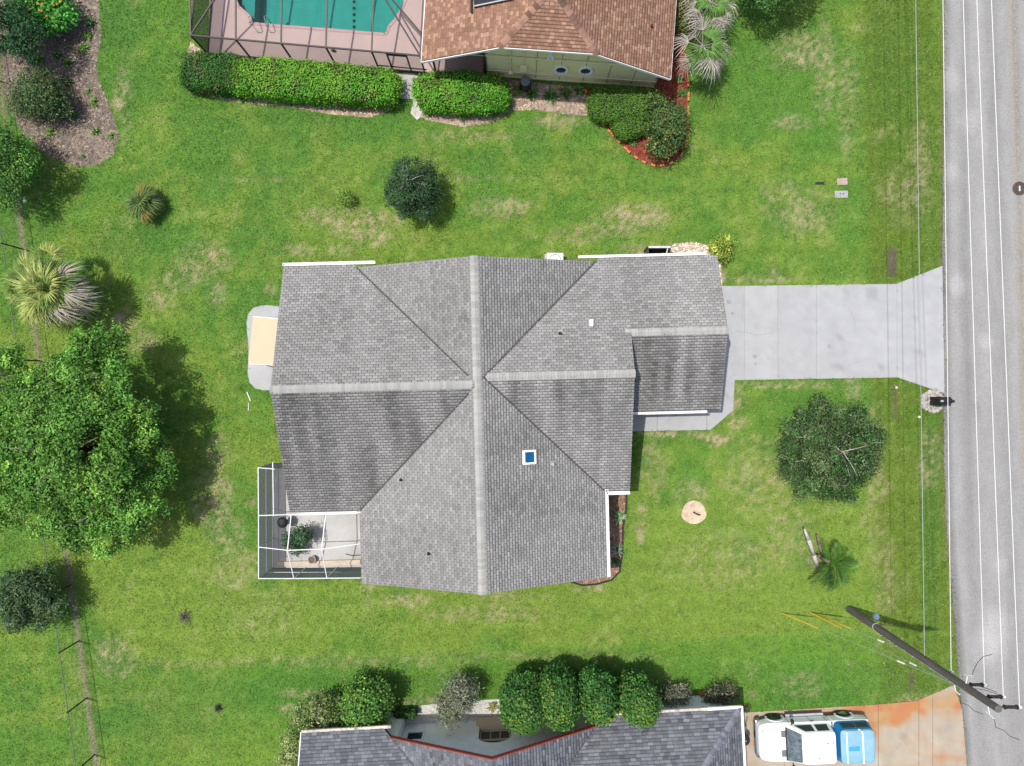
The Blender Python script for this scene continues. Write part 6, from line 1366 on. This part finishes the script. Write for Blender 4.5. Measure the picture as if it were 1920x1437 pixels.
# ------------------------------------------------------------------ mailbox with its ring of stones
mbx = thing('mailbox', 'black mailbox on a boxy dark post at the edge of the road', 'mailbox', P(1750, 752))
m = MB(); c = P(1751, 752)
for dx in (-1, 1): m.box((c.x + dx * .17, c.y, .5), (.10, .44, 1.06)); m.box((c.x, c.y + dx * .17, .5), (.24, .10, 1.05))
m.box((c.x + .25, c.y, .92), (.42, .14, .06)); m.build('post', M['black'], mbx)
m = MB(); e = P(1772, 752, 1.1); rings = []
for x in (-.30, -.29, .29, .30):
    r = [(-.13, .0), (-.13, .16)] + [(-.13 * math.cos(t), .16 + .13 * math.sin(t)) for t in np.linspace(0, math.pi, 9)[1:-1]] + [(.13, .16), (.13, 0)]
    k = .97 if abs(x) > .295 else 1; rings.append([Vector((e.x + x, e.y + a * k, .95 + b * k)) for a, b in r])
m.rings(rings); m.build('box', M['black'], mbx); MB().box((e.x + .12, e.y - .15, 1.10), (.05, .02, .22)).build('flag', M['red'], mbx); MB().box((e.x - .24, e.y, 1.245), (.14, .09, .02)).build('number_plate', M['galv'], mbx)
ring = thing('stone_ring', 'ring of pale stones round the foot of the mailbox', 'stone ring', P(1748, 753))
gp_ = [P(1748 + 17 * math.cos(t), 753 + 16 * math.sin(t)) for t in np.linspace(0, 2 * math.pi, 20)[:-1]]
o = flat_poly('gravel_bed', [(p[0], p[1]) for p in gp_], .010, M['mulchbase'], bed_col((.27, .25, .23), 77), .15); o['label'] = 'grey gravel inside the ring of stones at the mailbox'
scatter_chips('gravel', gp_, 300, (.34, .32, .30), .07, .012, 78, .6)
rng = random.Random(3); base = None
for k in range(17):
    t = 2 * math.pi * k / 17; p = P(1748 + 19 * math.cos(t), 753 + 18 * math.sin(t)); m = MB(); rr = rng.uniform(.10, .15); m.lathe(p, [(rr * .8, -.02), (rr, .04), (rr * .75, .09), (rr * .2, .105)], 8); m.build('stone', M['stone'], ring)
# orange brick edging of the red bed
edge_px = [(1097, 168), (1101, 182), (1106, 195), (1113, 209), (1124, 225), (1138, 244), (1152, 259), (1166, 274), (1181, 289), (1196, 300), (1213, 308), (1231, 313), (1248, 311), (1262, 305), (1274, 296), (1282, 283), (1287, 266), (1289, 246), (1290, 222), (1290, 196), (1290, 170), (1289, 145), (1287, 122), (1284, 100)]
be = thing('brick_edging', 'orange brick edging curving round the red mulch bed', 'garden edging', P(1232, 313))
pts = [P(*p) for p in edge_px]; bme = {}
acc = 0; L_ = .24; path_ = []
for a, b in zip(pts[:-1], pts[1:]):
    d = (b - a).length; s = -acc
    while s + L_ <= d + 1e-6:
        if s >= -1e-6: path_.append((a.lerp(b, (s + L_ / 2) / d), math.atan2((b - a).y, (b - a).x)))
        s += L_
    acc = (d - s) if s < d else 0
    acc = max(0, acc) if acc < L_ else 0
tmpl = MB(); tmpl.box((0, 0, .06), (.215, .11, .13)); tmpl.tube((-.10, 0, .115), (.10, 0, .115), .055, .055, 8); o0 = tmpl.build('brick', M['orange_brick'], None); me0 = o0.data; bpy.data.objects.remove(o0)
for k, (p, a) in enumerate(path_):
    ob = bpy.data.objects.new('brick', me0); COL.objects.link(ob); ob.parent = be; ob.location = p - ORG[be.name] + Vector((0, 0, rng.uniform(-.012, .008))); ob.rotation_euler = (rng.uniform(-.06, .06), rng.uniform(-.05, .05), a + rng.uniform(-.07, .07))
# black edging of the east bed, stone slab by the hedge
ed = [(1175, 927), (1174, 956), (1168, 990), (1167, 1037), (1162, 1072), (1147, 1088), (1118, 1096), (1091, 1098), (1070, 1091)]
tag(MB().path([P(*p, .04) for p in ed], .045, 6).build('edging_strip', M['black'], org=P(1167, 1037)), 'black plastic edging round the narrow east bed', 'garden edging')
m = MB(); m.prism([(p.x, p.y) for p in gp([(778, 141), (797, 150), (795, 190), (793, 208), (787, 222), (782, 226), (770, 213), (775, 192)])], -.02, .035); o = m.build('stepping_stone', mat('flagstone', (.42, .39, .36), .9, .2, 4, .1, 40), org=P(784, 190)); tag(o, 'pale curved stone slab between the entry pad and the rounded hedge', 'stone slab')
tag(MB().prism([(p.x, p.y) for p in gp([(356, 158), (370, 172), (366, 176), (352, 162)])], -.02, .16).build('edging_stone', M['stone'], org=P(361, 167)), 'grey stone at the left end of the long hedge mulch strip', 'stone')

# ------------------------------------------------------------------ small yard things
def lid(name, label, px, py, w, h, z, m_, cat, holes=0):
    t = thing(name, label, cat, P(px, py)); c = P(px, py); R = Matrix.Rotation(math.radians(2), 3, 'Z')
    MB().box((c.x, c.y, z / 2 - .02), (w, h, z + .04), R).build('box', M['stone'], t, bevel=.01); MB().box((c.x, c.y, z + .012), (w - .10, h - .09, .02), R).build('lid', m_, t)
    for k in range(holes): MB().lathe((c.x - .08 + .16 * k, c.y + .01, z + .018), [(.035, 0), (.035, .008), (.01, .01)], 8).build('key_hole', M['black'], t)
lid('meter_box', 'grey water meter box with two key holes in the lawn', 1577, 365, .66, .36, .05, M['concp'], 'meter box', 2); lid('meter_box', 'pinkish square meter lid in the lawn', 1579, 341, .52, .34, .03, mat('pink_lid', (.36, .25, .20), .8, .15, 8), 'meter box', 0)
MB_ = MB(); MB_.box(P(1537, 344, .02), (.44, .12, .07)); tag(MB_.build('drain_slot', M['black'], org=P(1537, 344)), 'narrow black slot beside the meter boxes in the lawn', 'drain')
mh = thing('manhole_cover', 'round dark manhole cover at the right edge of the road', 'manhole', P(1911, 354)); c = P(1911, 354)
MB().lathe(c, [(.36, .0), (.36, .022), (.30, .026), (.30, .018)], 28).build('frame', mat('rusty_iron', (.085, .055, .05), .8, .3, 6), mh); MB().lathe(c, [(.29, .005), (.29, .024), (.02, .027)], 24).build('lid', mat('iron_lid', (.065, .045, .042), .75, .3, 8), mh); MB().box((c.x + .0, c.y - .0, .029), (.07, .26, .006)).build('lid_mark', M['alu'], mh)
ac = thing('air_conditioner', 'pale outdoor air conditioner unit behind the north eave', 'air conditioner', P(1041, 487)); c = P(1041, 488, .8)
MB().box((c.x, c.y, .40), (.82, .74, .74)).build('case', M['white'], ac, bevel=.03); MB().box((c.x, c.y, .02), (1.0, .9, .06)).build('pad', M['concp'], ac); MB().lathe((c.x, c.y, 0), [(.30, .76), (.31, .785), (.27, .79), (.27, .765), (.02, .77)], 20).build('fan_guard', M['cladding'], ac)
for k in range(6): t = k * math.pi / 6; MB().beam((c.x - .29 * math.cos(t), c.y - .29 * math.sin(t), .795), (c.x + .29 * math.cos(t), c.y + .29 * math.sin(t), .795), .012, .012).build('guard_bar', M['galv'], ac)
bn = thing('bin_enclosure', 'dark open topped wooden bin enclosure beside the pebble bed', 'bin enclosure', P(1234, 478)); c0 = P(1210, 482, 0); c1 = P(1257, 464, 1.0)
M['darkwood'] = mat('dark_wood', (.07, .06, .055), .9, .3, 6, stretch=(1, 1, 6)); m = MB()
xa, xb = c0.x - .05, c1.x; ya, yb = c0.y - .55, c1.y
for (a, b) in (((xa, yb), (xb, yb)), ((xa, ya), (xa, yb)), ((xb, ya), (xb, yb))):
    for k in range(6): MB().beam((*a, .12 + k * .165), (*b, .12 + k * .165), .03, .14).build('slat', M['darkwood'], bn)
for p in ((xa, yb), (xb, yb), (xa, ya), (xb, ya)): MB().box((*p, .52), (.09, .09, 1.04)).build('post', M['darkwood'], bn)
MB().beam((xa, yb, 1.05), (xb, yb, 1.05), .10, .04).build('top_rail', M['galv'], bn); MB().beam((xb - .12, yb, 1.0), (xb - .35, ya, 1.0), .05, .05).build('brace', M['galv'], bn)
MB().box(((xa + xb) / 2, (ya + yb) / 2, .02), (xb - xa, yb - ya, .03)).build('base', M['black'], bn)
st = thing('sprinkler_pipe', 'short dark pipe lying on the round sand patch', 'pipe', P(1305, 963)); MB().path([P(1301, 961, .06), P(1308, 965, .08), P(1313, 966, .05)], .035).build('pipe', M['black'], st); MB().lathe(P(1301, 961), [(.04, 0), (.05, .10), (.03, .12)], 8).build('head', M['black'], st)
cd = thing('condenser', 'round black condenser against the ochre wall', 'condenser', P(985, 160)); c = P(985, 152, .8)
MB().lathe((c.x, c.y, 0), [(.27, .02), (.29, .1), (.29, .68), (.25, .74)], 18).build('case', M['black'], cd); MB().lathe((c.x, c.y, 0), [(.23, .74), (.24, .765), (.14, .775), (.02, .77)], 16).build('fan_guard', M['cladding'], cd)
tc = thing('trash_can', 'black round kettle trash can beside the blue grey roof', 'trash can', P(1396, 1383)); c = P(1397, 1390, .9); c.z = 0
MB().lathe(c, [(.20, .04), (.27, .70), (.30, .72), (.30, .77)], 18).build('barrel', M['black'], tc); MB().lathe(c, [(.30, .775), (.28, .82), (.12, .88), (.02, .89)], 18).build('lid', M['black'], tc); MB().tube(c + Vector((-.08, 0, .90)), c + Vector((.08, 0, .90)), .02).build('handle', M['galv'], tc)
MB().lathe(c + Vector((-.02, .42, 0)), [(.16, .04), (.22, .5), (.24, .52), (.2, .48)], 16).build('pail', M['cladding'], tc)
for k, (px, py, lb) in enumerate(((1390, 1352, 'left of two short dark sticks on the neighbour driveway'), (1399, 1349, 'right of two short dark sticks on the neighbour driveway'))):
    tag(MB().tube(P(px, py + 5, .08), P(px + 2, py - 5, .08), .035).build('stick', M['bark'], org=P(px, py, .04)), lb, 'stick')
tag(MB().lathe(P(1680, 727), [(.05, -.02), (.055, .06), (.03, .08)], 10).build('survey_marker', M['white'], org=P(1680, 727)), 'small white marker by the lower edge of driveway', 'marker')
tag(MB().lathe(P(1722, 782), [(.05, -.02), (.055, .10), (.02, .12)], 8).build('survey_marker', M['white'], org=P(1722, 782)), 'tiny white marker in the verge below the mailbox', 'marker')
hm = thing('fence_marker', 'small white ball on top of a fence post by the left tree', 'marker', P(48, 378)); MB().lathe(P(48, 376, 0), [(.02, 0), (.02, 1.3)], 6).build('stake', M['galv'], hm); MB().lathe(P(46, 378, 1.3), [(.02, -.1), (.08, -.05), (.09, .02), (.05, .08), (.01, .1)], 10).build('cap', M['white'], hm)
